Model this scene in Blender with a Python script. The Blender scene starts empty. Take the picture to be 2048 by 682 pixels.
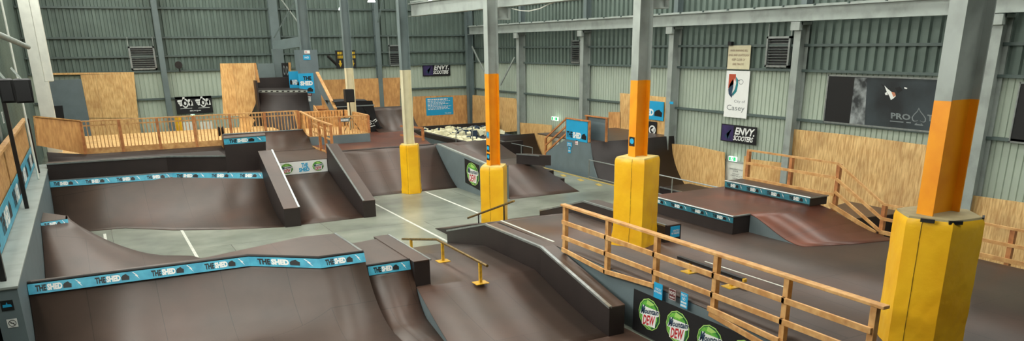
import bpy, math, random
from mathutils import Vector, Matrix
random.seed(7)
C = bpy.context.scene.collection
ORG = {}

# ------------------------------------------------------------------ camera
F, CX, CY, H = 1535.7, 1024.0, 609.56, 5.4
yaw, pit, rol = math.radians(27.96), math.radians(18.719), math.radians(-.7734)
fw = Vector((math.sin(yaw) * math.cos(pit), math.cos(yaw) * math.cos(pit), -math.sin(pit)))
rt0 = Vector((math.cos(yaw), -math.sin(yaw), 0)); up0 = rt0.cross(fw)
rt = rt0 * math.cos(rol) + up0 * math.sin(rol); up = -rt0 * math.sin(rol) + up0 * math.cos(rol)
def ray(px, py): return rt * ((px - CX) / F) - up * ((py - CY) / F) + fw
def onz(px, py, z=0):
    d = ray(px, py); t = (z - H) / d.z; return Vector((d.x * t, d.y * t, z))
def onx(px, py, x):
    d = ray(px, py); t = x / d.x; return Vector((x, d.y * t, H + d.z * t))
def ony(px, py, y):
    d = ray(px, py); t = y / d.y; return Vector((d.x * t, y, H + d.z * t))
cam = bpy.data.cameras.new('camera'); co = bpy.data.objects.new('camera', cam); C.objects.link(co)
cam.sensor_width = 36; cam.lens = 36 * F / 2048; cam.shift_y = (CY - 341) / 2048; cam.clip_end = 300
m = Matrix((rt, up, -fw)).transposed().to_4x4(); m.translation = Vector((0, 0, H)); co.matrix_world = m
bpy.context.scene.camera = co

# ------------------------------------------------------------------ materials
def lin(c):
    return tuple(((x / 255) / 12.92 if x / 255 <= .04045 else ((x / 255 + .055) / 1.055) ** 2.4) for x in c) + (1,)
def mat(name, col, rough=.6, metal=0, var=.12, scale=4, col2=None, stretch=(1, 1, 1), bump=0, spec=.5, detail=6, bscale=None, emit=0, wear=None, seam=None):
    m = bpy.data.materials.new(name); m.use_nodes = True; nt = m.node_tree; N = nt.nodes; L = nt.links
    b = N['Principled BSDF']; b.inputs['Roughness'].default_value = rough; b.inputs['Metallic'].default_value = metal
    b.inputs['Specular IOR Level'].default_value = spec
    c = lin(col); c2 = lin(col2) if col2 else tuple(min(1, x * (1 - var * 2)) for x in c[:3]) + (1,)
    g = N.new('ShaderNodeNewGeometry'); mp = N.new('ShaderNodeMapping'); mp.inputs['Scale'].default_value = stretch
    L.new(g.outputs['Position'], mp.inputs['Vector'])
    n = N.new('ShaderNodeTexNoise'); n.inputs['Scale'].default_value = scale; n.inputs['Detail'].default_value = detail
    L.new(mp.outputs[0], n.inputs['Vector'])
    r = N.new('ShaderNodeValToRGB'); r.color_ramp.elements[0].position = .36; r.color_ramp.elements[1].position = .64
    r.color_ramp.elements[0].color = c2; r.color_ramp.elements[1].color = c
    L.new(n.outputs['Fac'], r.inputs['Fac']); out = r.outputs['Color']
    if wear:
        n2 = N.new('ShaderNodeTexNoise'); n2.inputs['Scale'].default_value = wear[1]; n2.inputs['Detail'].default_value = 5
        L.new(g.outputs['Position'], n2.inputs['Vector'])
        r2 = N.new('ShaderNodeMapRange'); r2.inputs['From Min'].default_value = .48; r2.inputs['From Max'].default_value = .72
        r2.inputs['To Max'].default_value = wear[2]
        L.new(n2.outputs['Fac'], r2.inputs['Value'])
        mx = N.new('ShaderNodeMixRGB'); mx.inputs['Color2'].default_value = lin(wear[0])
        L.new(r2.outputs[0], mx.inputs['Fac']); L.new(out, mx.inputs['Color1']); out = mx.outputs['Color']
    if seam:
        bt = N.new('ShaderNodeTexBrick'); bt.inputs['Color1'].default_value = (1, 1, 1, 1); bt.inputs['Color2'].default_value = (.9, .9, .9, 1); bt.inputs['Mortar'].default_value = (.45, .42, .4, 1)
        bt.inputs['Scale'].default_value = 1; bt.inputs['Mortar Size'].default_value = .006; bt.inputs['Brick Width'].default_value = seam[0]; bt.inputs['Row Height'].default_value = seam[1]
        L.new(g.outputs['Position'], bt.inputs['Vector']); m2 = N.new('ShaderNodeMixRGB'); m2.blend_type = 'MULTIPLY'; m2.inputs['Fac'].default_value = 1
        L.new(out, m2.inputs['Color1']); L.new(bt.outputs['Color'], m2.inputs['Color2']); out = m2.outputs['Color']
    L.new(out, b.inputs['Base Color'])
    if bump:
        n3 = N.new('ShaderNodeTexNoise'); n3.inputs['Scale'].default_value = bscale or scale * 3; n3.inputs['Detail'].default_value = 4
        L.new(mp.outputs[0], n3.inputs['Vector'])
        bp = N.new('ShaderNodeBump'); bp.inputs['Strength'].default_value = bump; bp.inputs['Distance'].default_value = .03
        L.new(n3.outputs['Fac'], bp.inputs['Height']); L.new(bp.outputs[0], b.inputs['Normal'])
    if emit:
        b.inputs['Emission Color'].default_value = c; b.inputs['Emission Strength'].default_value = emit
    return m
M = {}
M['brown'] = mat('brown_ramp_ply', (79, 62, 52), .42, var=.12, scale=1.3, bump=.03, bscale=60, spec=.62, wear=((104, 70, 56), .5, .45), seam=(1.22, 2.44))
M['brownred'] = mat('worn_red_ramp_ply', (104, 62, 48), .34, var=.15, scale=1.5, spec=.45, wear=((146, 78, 48), .7, .6), seam=(1.22, 2.44))
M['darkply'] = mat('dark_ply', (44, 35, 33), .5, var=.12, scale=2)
M['black'] = mat('black_vinyl', (14, 14, 16), .6, var=.05)
M['concrete'] = mat('concrete', (158, 163, 148), .27, col2=(124, 130, 117), scale=.45, spec=.5, detail=10, bump=.02, bscale=15, wear=((98, 104, 94), .4, .8), seam=(6, 4.6))
M['trackfloor'] = mat('track_concrete', (96, 98, 90), .7, var=.12, scale=1)
M['grey'] = mat('grey_blue_paint', (104, 118, 122), .55, var=.06, scale=2, bump=.02)
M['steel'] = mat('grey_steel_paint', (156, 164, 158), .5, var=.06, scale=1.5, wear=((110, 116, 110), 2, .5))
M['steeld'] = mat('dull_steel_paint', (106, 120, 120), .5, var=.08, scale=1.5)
M['girt'] = mat('girt_steel', (84, 98, 94), .5, var=.06)
M['walllo'] = mat('pale_cladding', (172, 184, 168), .5, var=.04, scale=.6, spec=.3)
M['wallup'] = mat('dark_cladding', (104, 119, 111), .55, var=.1, scale=.7, spec=.3)
M['roof'] = mat('roof_sheet', (120, 122, 118), .7, var=.05)
M['ply'] = mat('plywood', (234, 196, 132), .6, col2=(206, 158, 96), scale=14, stretch=(1, 1, .2), bump=.05, wear=((168, 114, 60), 1.3, .5), seam=(1.2, 50))
M['plyred'] = mat('reddish_plywood', (222, 168, 104), .6, col2=(196, 140, 82), scale=9, stretch=(1, 1, .3), wear=((158, 104, 58), 1.1, .5))
M['plyst'] = mat('figured_plywood', (234, 198, 136), .6, col2=(196, 150, 92), scale=18, stretch=(1, 1, .14), bump=.05, wear=((150, 110, 66), .9, .5))
M['pine'] = mat('pine_lumber', (214, 168, 108), .55, col2=(188, 136, 78), scale=6, bump=.05, wear=((150, 98, 52), 5, .5))
M['pined'] = mat('aged_pine_lumber', (196, 132, 78), .55, col2=(158, 98, 54), scale=5)
M['yellow'] = mat('yellow_vinyl', (244, 190, 34), .34, col2=(234, 174, 26), scale=2, bump=.5, bscale=4, spec=.5)
M['orange'] = mat('orange_paint', (238, 154, 14), .45, col2=(230, 142, 10), scale=3)
M['cream'] = mat('cream_paint', (214, 206, 172), .5, var=.04)
M['yelmetal'] = mat('yellow_metal', (226, 178, 40), .4, var=.12, scale=14, col2=(190, 146, 50))
M['railmetal'] = mat('worn_rail_metal', (150, 122, 62), .35, metal=.6, scale=16, col2=(96, 74, 42))
M['blackmetal'] = mat('black_metal', (44, 40, 38), .4, metal=.3, var=.1)
M['coping'] = mat('galvanised_edge', (168, 174, 172), .3, metal=.7, var=.12, scale=8)
M['copingd'] = mat('dull_steel_edge', (112, 122, 124), .35, metal=.6, var=.12, scale=8)
M['teal'] = mat('teal_vinyl', (72, 170, 196), .45, col2=(54, 146, 176), scale=6)
M['teald'] = mat('deep_teal_vinyl', (56, 134, 150), .45, col2=(40, 108, 126), scale=6)
M['blue'] = mat('sign_blue', (30, 160, 208), .5, var=.03)
M['white'] = mat('white_print', (232, 234, 230), .5, var=.02)
M['ink'] = mat('black_print', (14, 14, 16), .5, var=.02)
M['whitep'] = mat('white_paint', (228, 230, 220), .5, var=.04)
M['line'] = mat('white_floor_paint', (214, 216, 204), .5, var=.12, scale=10)
M['yline'] = mat('yellow_floor_paint', (206, 176, 76), .5, var=.2, scale=10, col2=(160, 140, 70))
M['red'] = mat('red_print', (190, 34, 40), .5, var=.03)
M['maroon'] = mat('maroon_print', (96, 34, 34), .5, var=.03)
M['green'] = mat('green_print', (66, 150, 54), .5, col2=(120, 190, 70), scale=14)
M['dkgreen'] = mat('dark_green_print', (24, 84, 48), .5, var=.03)
M['navy'] = mat('navy_print', (34, 60, 84), .5, var=.03)
M['purple'] = mat('purple_print', (62, 48, 100), .5, col2=(44, 34, 76), scale=2)
M['rust'] = mat('rust_red_print', (186, 76, 48), .5, var=.04)
M['tealp'] = mat('teal_print', (26, 128, 134), .5, var=.04)
M['gprint'] = mat('grey_print', (120, 128, 128), .5, var=.04)
M['photo'] = mat('dark_photo_print', (58, 68, 72), .4, col2=(26, 30, 33), scale=.5)
M['photod'] = mat('black_photo_print', (20, 20, 22), .4, var=.1, scale=1)
M['photol'] = mat('mottled_photo_print', (150, 156, 156), .4, col2=(40, 44, 46), scale=3, detail=3)
M['skin'] = mat('skin_print', (196, 128, 96), .5, var=.05)
M['foam'] = mat('cream_foam', (238, 232, 196), .9, var=.05)
M['foamb'] = mat('blue_foam', (50, 66, 84), .9, var=.1)
M['foamy'] = mat('yellow_foam', (224, 200, 120), .9, var=.1)
M['lamp'] = mat('lamp_glow', (250, 255, 250), .5, emit=6)
M['exitglow'] = mat('exit_sign_green', (40, 190, 110), .5, emit=.5)
M['exitwhite'] = mat('exit_sign_white', (235, 250, 240), .5, emit=1.2)
M['sky'] = mat('skylight_sheet', (246, 246, 238), .5, emit=6.8)
M['ltgreen'] = mat('light_green_print', (170, 214, 110), .5, var=.05)

# ------------------------------------------------------------------ mesh builder
V = Vector
class MB:
    def __init__(s): s.v = []; s.f = []; s.m = []; s.cm = 0
    def poly(s, pts):
        i = len(s.v); s.v += [V(p) for p in pts]; s.f.append(tuple(range(i, i + len(pts)))); s.m.append(s.cm); return s
    def box(s, x0, x1, y0, y1, z0, z1):
        return s.hexa([(x0, y0, z0), (x1, y0, z0), (x1, y1, z0), (x0, y1, z0)], [(x0, y0, z1), (x1, y0, z1), (x1, y1, z1), (x0, y1, z1)])
    def hexa(s, b, t):
        n = len(b); i = len(s.v); s.v += [V(p) for p in b] + [V(p) for p in t]
        s.f.append(tuple(range(i + n - 1, i - 1, -1))); s.f.append(tuple(range(i + n, i + 2 * n))); s.m += [s.cm] * 2
        for k in range(n):
            k2 = (k + 1) % n; s.f.append((i + k, i + k2, i + n + k2, i + n + k)); s.m.append(s.cm)
        return s
    def prism(s, pts, vec): return s.hexa(pts, [V(p) + V(vec) for p in pts])
    def bar(s, a, b, w, h, upv=(0, 0, 1), off=(0, 0)):
        a, b = V(a), V(b); d = (b - a).normalized(); u = V(upv); sd = d.cross(u)
        if sd.length < 1e-4: sd = V((1, 0, 0))
        sd.normalize(); u = sd.cross(d)
        c = [sd * (-w / 2) + u * (-h / 2), sd * (w / 2) + u * (-h / 2), sd * (w / 2) + u * (h / 2), sd * (-w / 2) + u * (h / 2)]
        return s.hexa([a + x for x in c], [b + x for x in c])
    def tube(s, pts, r, n=10):
        pts = [V(p) for p in pts]; i0 = len(s.v); R = r if isinstance(r, (list, tuple)) else [r] * len(pts)
        for k, p in enumerate(pts):
            d = (pts[min(k + 1, len(pts) - 1)] - pts[max(k - 1, 0)]).normalized()
            a = d.cross(V((0, 0, 1)));
            if a.length < 1e-3: a = V((1, 0, 0))
            a.normalize(); b = d.cross(a)
            for j in range(n): s.v.append(p + (a * math.cos(2 * math.pi * j / n) + b * math.sin(2 * math.pi * j / n)) * R[k])
        for k in range(len(pts) - 1):
            for j in range(n):
                j2 = (j + 1) % n; s.f.append((i0 + k * n + j, i0 + k * n + j2, i0 + (k + 1) * n + j2, i0 + (k + 1) * n + j)); s.m.append(s.cm)
        s.f.append(tuple(i0 + j for j in range(n))); s.f.append(tuple(i0 + (len(pts) - 1) * n + j for j in range(n - 1, -1, -1))); s.m += [s.cm] * 2
        return s
    def grid(s, rows):
        n = len(rows[0]); i = len(s.v)
        for r in rows: s.v += [V(p) for p in r]
        for a in range(len(rows) - 1):
            for b in range(n - 1):
                s.f.append((i + a * n + b, i + a * n + b + 1, i + (a + 1) * n + b + 1, i + (a + 1) * n + b)); s.m.append(s.cm)
        return s
    def raw(s, vs, fs):
        i = len(s.v); s.v += vs; s.f += [tuple(i + k for k in f) for f in fs]; s.m += [s.cm] * len(fs); return s
    def build(s, name, mt, parent=None, smooth=False, bevel=0, solid=0, label=None, fix=True, loc=None):
        me = bpy.data.meshes.new(name)
        o0 = V((0, 0, 0)); q = parent
        if parent is not None: o0 = ORG[parent.name]
        elif loc is not None: o0 = V(loc)
        me.from_pydata([tuple(v - o0) for v in s.v], [], s.f); me.update()
        for x in (mt if isinstance(mt, (list, tuple)) else [mt]): me.materials.append(M[x] if isinstance(x, str) else x)
        me.polygons.foreach_set('material_index', s.m)
        if fix:
            import bmesh
            bm = bmesh.new(); bm.from_mesh(me); bmesh.ops.recalc_face_normals(bm, faces=bm.faces); bm.to_mesh(me); bm.free()
        if smooth:
            me.polygons.foreach_set('use_smooth', [True] * len(me.polygons)); me.set_sharp_from_angle(angle=math.radians(35))
        o = bpy.data.objects.new(name, me); C.objects.link(o)
        if parent is not None: o.parent = parent
        elif loc is not None: o.location = o0
        ORG[o.name] = o0
        if solid:
            md = o.modifiers.new('solid', 'SOLIDIFY'); md.thickness = solid; md.offset = -1
        if bevel:
            md = o.modifiers.new('bevel', 'BEVEL'); md.width = bevel; md.segments = 2; md.limit_method = 'ANGLE'
        if label: o['label'] = label
        return o
def thing(name, label, cat, loc=(0, 0, 0), group=None):
    o = bpy.data.objects.new(name, None); C.objects.link(o); o.location = loc; o.empty_display_size = .2
    o['label'] = label; o['category'] = cat; o['kind'] = 'thing'; ORG[o.name] = V(loc)
    if group: o['group'] = group
    return o
def tag(o, label, cat, group=None):
    o['label'] = label; o['category'] = cat; o['kind'] = 'thing'
    if group: o['group'] = group
    return o
def struct(name, mb, mt, parent=None, **k):
    o = mb.build(name, mt, parent, **k)
    if parent is None: o['kind'] = 'structure'
    return o
B = MB

# lettering: font outline -> filled mesh in a plane
_tc = {}
def glyphs(txt, bold=0, shear=0, space=1):
    k = (txt, bold, shear, space)
    if k not in _tc:
        cu = bpy.data.curves.new('t', 'FONT'); cu.body = txt; cu.size = 1; cu.offset = bold; cu.shear = shear
        cu.space_character = space; cu.resolution_u = 2; cu.align_x = 'CENTER'
        ob = bpy.data.objects.new('t', cu); C.objects.link(ob)
        dg = bpy.context.evaluated_depsgraph_get(); me = bpy.data.meshes.new_from_object(ob.evaluated_get(dg))
        vs = [v.co.copy() for v in me.vertices]; fs = [tuple(p.vertices) for p in me.polygons]
        bpy.data.objects.remove(ob); bpy.data.meshes.remove(me)
        x0 = min(v.x for v in vs); x1 = max(v.x for v in vs); y0 = min(v.y for v in vs); y1 = max(v.y for v in vs)
        _tc[k] = ([((v.x - x0) / (x1 - x0), (v.y - y0) / (y1 - y0)) for v in vs], fs)
    return _tc[k]
class Plane:
    """A flat rectangle: a = lower left, b = lower right, c = upper left; (s, t) in 0..1 over it."""
    def __init__(s, a, b, c, lift=.004):
        s.a, s.u, s.w = V(a), V(b) - V(a), V(c) - V(a); s.n = s.u.cross(s.w).normalized(); s.lift = lift
    def p(s, x, y, k=1): return s.a + s.u * x + s.w * y + s.n * s.lift * k
    def text(s, mb, txt, x0, y0, x1, y1, k=1, **kw):
        vs, fs = glyphs(txt, **kw)
        mb.raw([s.p(x0 + (x1 - x0) * v[0], y0 + (y1 - y0) * v[1], k) for v in vs], fs)
    def poly(s, mb, pts, k=1): mb.poly([s.p(x, y, k) for x, y in pts])
    def disc(s, mb, cx, cy, rx, ry, k=1, n=24, jag=0):
        s.poly(mb, [(cx + rx * (1 + (jag if i % 2 else -jag)) * math.cos(2 * math.pi * i / n), cy + ry * (1 + (jag if i % 2 else -jag)) * math.sin(2 * math.pi * i / n)) for i in range(n)], k)
    def ring(s, mb, cx, cy, rx, ry, th, k=1, n=28):
        for i in range(n):
            a, b = 2 * math.pi * i / n, 2 * math.pi * (i + 1) / n
            s.poly(mb, [(cx + rx * math.cos(a), cy + ry * math.sin(a)), (cx + rx * math.cos(b), cy + ry * math.sin(b)),
                        (cx + rx * th * math.cos(b), cy + ry * th * math.sin(b)), (cx + rx * th * math.cos(a), cy + ry * th * math.sin(a))], k)
    def slab(s, mb, th=.015):
        mb.hexa([s.a - s.n * th, s.a + s.u - s.n * th, s.a + s.u + s.w - s.n * th, s.a + s.w - s.n * th], [s.a, s.a + s.u, s.a + s.u + s.w, s.a + s.w])
def shed_icon(P, mb, x0, y0, x1, y1, k=1):
    q = [(0, .05), (.95, 0), (1, .6), (.82, .72), (.62, 1), (.2, .82), (0, .55)]
    P.poly(mb, [(x0 + (x1 - x0) * a, y0 + (y1 - y0) * b) for a, b in q], k)
def shed_print(P, mb, x0, y0, x1, y1, ink=1, wh=2, icon=True, k=1):
    """one THE SHED + shed mark in a row"""
    W = x1 - x0
    mb.cm = ink; P.text(mb, 'THE', x0, y0, x0 + W * .3, y1, bold=.05, k=k)
    mb.cm = wh; P.text(mb, 'SHED', x0 + W * .32, y0, x0 + W * .74, y1, bold=.06, k=k)
    if icon:
        mb.cm = ink; shed_icon(P, mb, x0 + W * .76, y0, x0 + W, y1, k)
def shed_strip(a, b, h, parent, n, vec=(0, 0, 1), nm='teal'):
    """banner strip hanging below edge a->b (left to right seen from its face)"""
    a, b = V(a), V(b); hv = V(vec) * h
    P = Plane(a - hv, b - hv, a); mb = B(); mb.cm = 0; P.slab(mb, .006)
    st = mb.build('banner_strip', nm, parent)
    st['label'] = 'teal THE SHED banner strip'
    mb = B()
    for i in range(n):
        x0 = (i + .12) / n; x1 = (i + .72) / n
        shed_print(P, mb, x0, .2, x1, .82, 0, 1)
        mb.cm = 1
        zz = [(.78, .9), (.84, .6), (.82, .6), (.9, .15), (.86, .5), (.88, .5), (.8, .9)]
        P.poly(mb, [((i + x) / n, y) for x, y in zz])
    mb.build('lettering', ['ink', 'white'], st, fix=False)
    return st
def coping(pts, parent, r=.03, mt='coping', name='coping'):
    return B().tube(pts, r, 8).build(name, mt, parent, smooth=True)
def arc(y0, z0, R, h, n=12):
    """quarter-pipe profile: from toe (distance 0) up to height h; list of (distance, height)"""
    L = math.sqrt(max(R * R - (R - h) ** 2, 0)); return [(L * i / n, R - math.sqrt(max(R * R - (L * i / n) ** 2, 0))) for i in range(n + 1)], L
def solid_under(rows, z0, parent, top='brown', side='grey', topname='riding_surface', sidename='side_panel', inset=.004, label=None, t=.02):
    """rows: list of polylines; sheet on top, closed skirt below down to z0"""
    mb = B(); mb.grid(rows); o = mb.build(topname, top, parent, smooth=True, fix=False)
    md = o.modifiers.new('solid', 'SOLIDIFY'); md.thickness = t; md.offset = 0
    edge = list(rows[0]) + [r[-1] for r in rows[1:]] + list(reversed(rows[-1]))[1:] + [r[0] for r in reversed(rows[1:-1])]
    cen = sum((V(p) for p in edge), V((0, 0, 0))) / len(edge)
    E2 = []
    for p in edge:
        p = V(p); d = (cen - p); d.z = 0
        p = p + d.normalized() * inset if d.length > .01 else p
        p.z -= t * .5; E2.append(p)
    mb = B()
    for i in range(len(E2)):
        a, b = E2[i], E2[(i + 1) % len(E2)]
        if (a - b).length < 1e-4 or (a.z - z0 < .012 and b.z - z0 < .012): continue
        mb.poly([(a.x, a.y, z0), (b.x, b.y, z0), (b.x, b.y, max(b.z, z0)), (a.x, a.y, max(a.z, z0))])
    sd = mb.build(sidename, side, parent, fix=False)
    return o, sd

# ------------------------------------------------------------------ building shell
XW, YF, XL = 23.07, 49.0, -2.6
XLG_ = -1.54
ZP = -1.2           # sunken track level
XD = 18.2           # dock edge
ROOF = 11.0
Z4 = 4.33           # girt between pale and dark cladding on the right wall
struct('floor', B().box(XL, XD, -9, YF, -.3, 0), 'concrete')
struct('floor_track', B().box(XD + .001, XW + .2, -9, YF, ZP - .3, ZP), 'trackfloor')
struct('trim_1', B().box(XD - .001, XD + .02, -9, YF, ZP, -.01), 'steeld')
struct('floor_sheeting', B().box(XLG_, 8.74, -2, 14.2, 0, .0025), 'brown')
def cladding(a, b, z0, z1, period, depth, nrm, prof=((0, 0), (.5, 0), (.62, 1), (.88, 1))):
    a, b = V(a), V(b); d = (b - a); L = d.length; d.normalize(); n = V(nrm); mb = B(); pts = []
    k = int(L / period)
    for i in range(k):
        for f_, e in prof: pts.append(a + d * (i + f_) * period + n * depth * e)
    pts.append(b)
    mb.grid([[V((p.x, p.y, z0)) for p in pts], [V((p.x, p.y, z1)) for p in pts]])
    return mb
struct('wall_right', cladding((XW, YF, 0), (XW, -9, 0), ZP, Z4, .21, .035, (-1, 0, 0), ((0, 0), (.14, 0), (.2, 1), (.94, 1))), 'walllo', fix=False)
struct('wall_right_upper', cladding((XW, YF, 0), (XW, -9, 0), Z4, ROOF, .36, .1, (-1, 0, 0), ((0, 0), (.42, 0), (.48, 1), (.94, 1))), 'wallup', fix=False)
zf = ony(600, 137, YF).z
struct('wall_far', cladding((XL, YF, 0), (XW, YF, 0), ZP, zf, .24, .035, (0, -1, 0), ((0, 0), (.16, 0), (.24, 1), (.92, 1))), 'walllo', fix=False)
struct('wall_far_upper', cladding((XL, YF, 0), (XW, YF, 0), zf, ROOF, .34, .08, (0, -1, 0), ((0, 0), (.42, 0), (.5, 1), (.92, 1))), 'wallup', fix=False)
struct('wall_left', cladding((XL, -9, 0), (XL, YF, 0), 0, ROOF, .38, .05, (1, 0, 0)), 'wallup', fix=False)
struct('wall_near', B().box(XL, XW, -9.2, -9, ZP, ROOF), 'girt')
# roof sheet with skylight openings filled by translucent sheets
struct('ceiling', B().box(XL, XW + .2, -9.2, YF + .1, ROOF, ROOF + .1), 'roof')
k = 0
for x in (1.2, 7.6, 14.2, 20.4):
    for y in (2.5, 9.5, 16.5, 23.5, 30.5, 37.5, 44):
        if y < 5 and x < 5: continue
        o = B().box(x - .75, x + .75, y - 2.6, y + 2.6, ROOF - .06, ROOF - .01).build('skylight', 'sky')
        tag(o, 'long translucent skylight sheet in the warehouse roof', 'skylight', 'skylights in the roof')

# girts
def girt(name, a, b, w=.1, h=.12):
    return B().bar(a, b, w, h).build(name, 'girt')
o = B().box(XL + .06, XL + .09, 6, 20, 6.6, 9.8).build('added_light_panel_1', 'sky'); o['kind'] = 'structure'  # glowing panel added mostly out of view to brighten sides facing left
o = B().box(XL + .06, XL + .09, 19.3, 44, 8.6, 10.6).build('added_light_panel_2', 'sky'); o['kind'] = 'structure'  # second glowing panel, added high out of view to lift the white duct
n = 2
for py, px in ((93.5, 1200), (129.8, 1200), (201, 1200)):
    z = onx(px, py, XW - .1).z
    o = B().bar((XW - .11, YF - .1, z), (XW - .11, -8.9, z), .14, .09).build('trim_%d' % n, 'girt'); o['kind'] = 'structure'; n += 1
for z in (7.6, 9.3):
    o = B().bar((XW - .11, YF - .1, z), (XW - .11, -8.9, z), .14, .09).build('trim_%d' % n, 'girt'); o['kind'] = 'structure'; n += 1
for px, py in ((256, 15.5), (512, 73.5), (512, 109), (600, 135.5), (433, 193.3)):
    z = ony(px, py, YF - .1).z
    o = B().bar((XL + .1, YF - .12, z), (XW - .2, YF - .12, z), .16, .1).build('trim_%d' % n, 'girt'); o['kind'] = 'structure'; n += 1

def ibeam(mb, a, b, w, d, wdir, t=.02):
    """I section from a to b; w = flange width along wdir, d = depth across it"""
    a, b = V(a), V(b); ax = (b - a).normalized(); wd = V(wdir).normalized(); dd = ax.cross(wd).normalized()
    def slab(c0, c1, hw, hd):
        q = [wd * -hw + dd * -hd, wd * hw + dd * -hd, wd * hw + dd * hd, wd * -hw + dd * hd]
        mb.hexa([c0 + x for x in q], [c1 + x for x in q])
    slab(a + dd * (d / 2 - t / 2), b + dd * (d / 2 - t / 2), w / 2, t / 2)
    slab(a - dd * (d / 2 - t / 2), b - dd * (d / 2 - t / 2), w / 2, t / 2)
    slab(a, b, t / 2, d / 2 - t)
    return mb

# wall columns (right wall), each with its crane seat
WY = [13.55, 20.6, 27.5, 34.5, 41.3]
zrb = onx(1200, 58.6, XW - .5).z        # underside of the runway beam
wall_cols = []
nms = ['behind the nearest yellow-padded column', 'between the skate billboard and the louvred vent', 'behind the ramp with the raised deck', 'behind the blue sign above the stair', 'beside the far plywood corner']
for i, y in enumerate([6.9] + WY):
    if i == 0: continue
    t = thing('wall_column', 'grey steel wall column on the right wall ' + nms[i - 1], 'column', (XW - .4, y, ZP), 'columns along the right wall')
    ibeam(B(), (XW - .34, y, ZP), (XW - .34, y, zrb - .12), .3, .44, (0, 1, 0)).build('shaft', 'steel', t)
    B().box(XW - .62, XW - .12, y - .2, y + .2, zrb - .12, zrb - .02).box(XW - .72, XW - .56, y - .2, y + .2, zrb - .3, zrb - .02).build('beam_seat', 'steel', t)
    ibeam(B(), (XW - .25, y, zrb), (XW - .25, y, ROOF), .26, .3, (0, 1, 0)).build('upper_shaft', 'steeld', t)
t = thing('wall_column', 'grey steel corner column where the far and right walls meet', 'column', (XW - .45, YF - .9, ZP))
ibeam(B(), (XW - .45, YF - .9, ZP), (XW - .45, YF - .9, zrb), .34, .42, (0, 1, 0)).build('shaft', 'steeld', t)
ibeam(B(), (XW - .45, YF - .9, zrb), (XW - .45, YF - .9, ROOF), .34, .42, (0, 1, 0)).build('upper_shaft', 'steeld', t)
# far wall columns
for x, lb, w in ((ony(336, 200, YF - .3).x, 'behind the picket fence, left of the tall plywood', .28), (ony(553, 100, YF - .3).x, 'left of the tower, carrying the short beam', .5), (ony(755, 100, YF - .3).x, 'right of the black arrow sign', .28)):
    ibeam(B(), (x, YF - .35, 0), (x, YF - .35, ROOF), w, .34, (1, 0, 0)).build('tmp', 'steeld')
    o = bpy.data.objects['tmp']; o.name = 'far_wall_column'
    tag(o, 'grey steel column on the far wall ' + lb, 'column', 'columns along the far wall')
# crane runway beams
t = thing('crane_beam', 'long grey runway beam along the right wall on column seats', 'beam', (XW - .6, 20, zrb))
ibeam(B(), (XW - .55, YF - 1.2, zrb + .24), (XW - .55, 4, zrb + .24), .3, .48, (1, 0, 0), .025).build('girder', 'steel', t)
B().bar((XW - .55, YF - 1.2, zrb + .51), (XW - .55, 4, zrb + .51), .08, .06).build('crane_rail', 'steel', t)
def clips(t, x, y0, z, n):
    o = B().box(x - .11, x + .11, y0, y0 + .05, z, z + .08).build('rail_clip', 'girt', t)
    for i in range(1, n):
        c = o.copy(); C.objects.link(c); c.location = (0, i * 1.4, 0)
clips(t, XW - .55, 4.5, zrb + .475, 32)
XP = 10.55; SP = 7.11; PY = [6.73 + SP * i for i in range(6)]
XB = XP + .45
zpb = 6.42
t = thing('crane_beam', 'grey runway beam crossing the top behind the central columns', 'beam', (XB, 20, zpb))
ibeam(B(), (XB, PY[3] + .2, zpb + .22), (XB, 3, zpb + .22), .26, .44, (1, 0, 0), .025).build('girder', 'steel', t)
B().bar((XB, PY[3] + .2, zpb + .5), (XB, 3, zpb + .49), .08, .06).build('crane_rail', 'steel', t)
clips(t, XB, 3.4, zpb + .455, 17)

# ------------------------------------------------------------------ central columns and their pads
DZ = 1.03          # right deck level
BZ = 1.47          # rear deck level
colspec = [(0, DZ, 3.0, 4.6, 'orange', .62, 'nearest orange-painted steel column rising from the tallest yellow pad'),
           (1, .9, 3.02, 4.64, 'orange', .34, 'second orange-painted steel column, standing in the pad behind the wooden railing'),
           (2, 0, 1.94, 4.6, 'orange', .34, 'orange-painted steel column standing on the concrete beside the Mountain Dew box'),
           (3, 0, 1.82, 4.56, 'cream', .34, 'steel column with cream-painted lower half above a yellow pad'),
           (4, 1.5, 1.5, 4.5, 'cream', .34, 'steel column with cream-painted lower half behind the loudspeaker')]
for i, zb, zt, zpaint, mt, d, lb in colspec:
    y = PY[i]; t = thing('steel_column', lb, 'column', (XP, y, zb), 'central columns')
    ibeam(B(), (XP, y, zb), (XP, y, zpaint), .25, d, (0, 1, 0)).build('painted_shaft', mt, t, label='%s-painted lower shaft' % mt)
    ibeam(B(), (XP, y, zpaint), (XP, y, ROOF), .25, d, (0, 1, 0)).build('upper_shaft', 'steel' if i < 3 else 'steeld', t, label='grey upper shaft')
    if 0 < i < 3:
        B().box(XP + d / 2, XP + d / 2 + .42, y - .11, y + .11, zpb - .34, zpb - .31).box(XP + d / 2, XP + d / 2 + .42, y - .02, y + .02, zpb - .31, zpb - .02)\
            .box(XP + d / 2 + .38, XP + d / 2 + .42, y - .11, y + .11, zpb - .31, zpb - .02).build('beam_bracket', 'steel', t)
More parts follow.
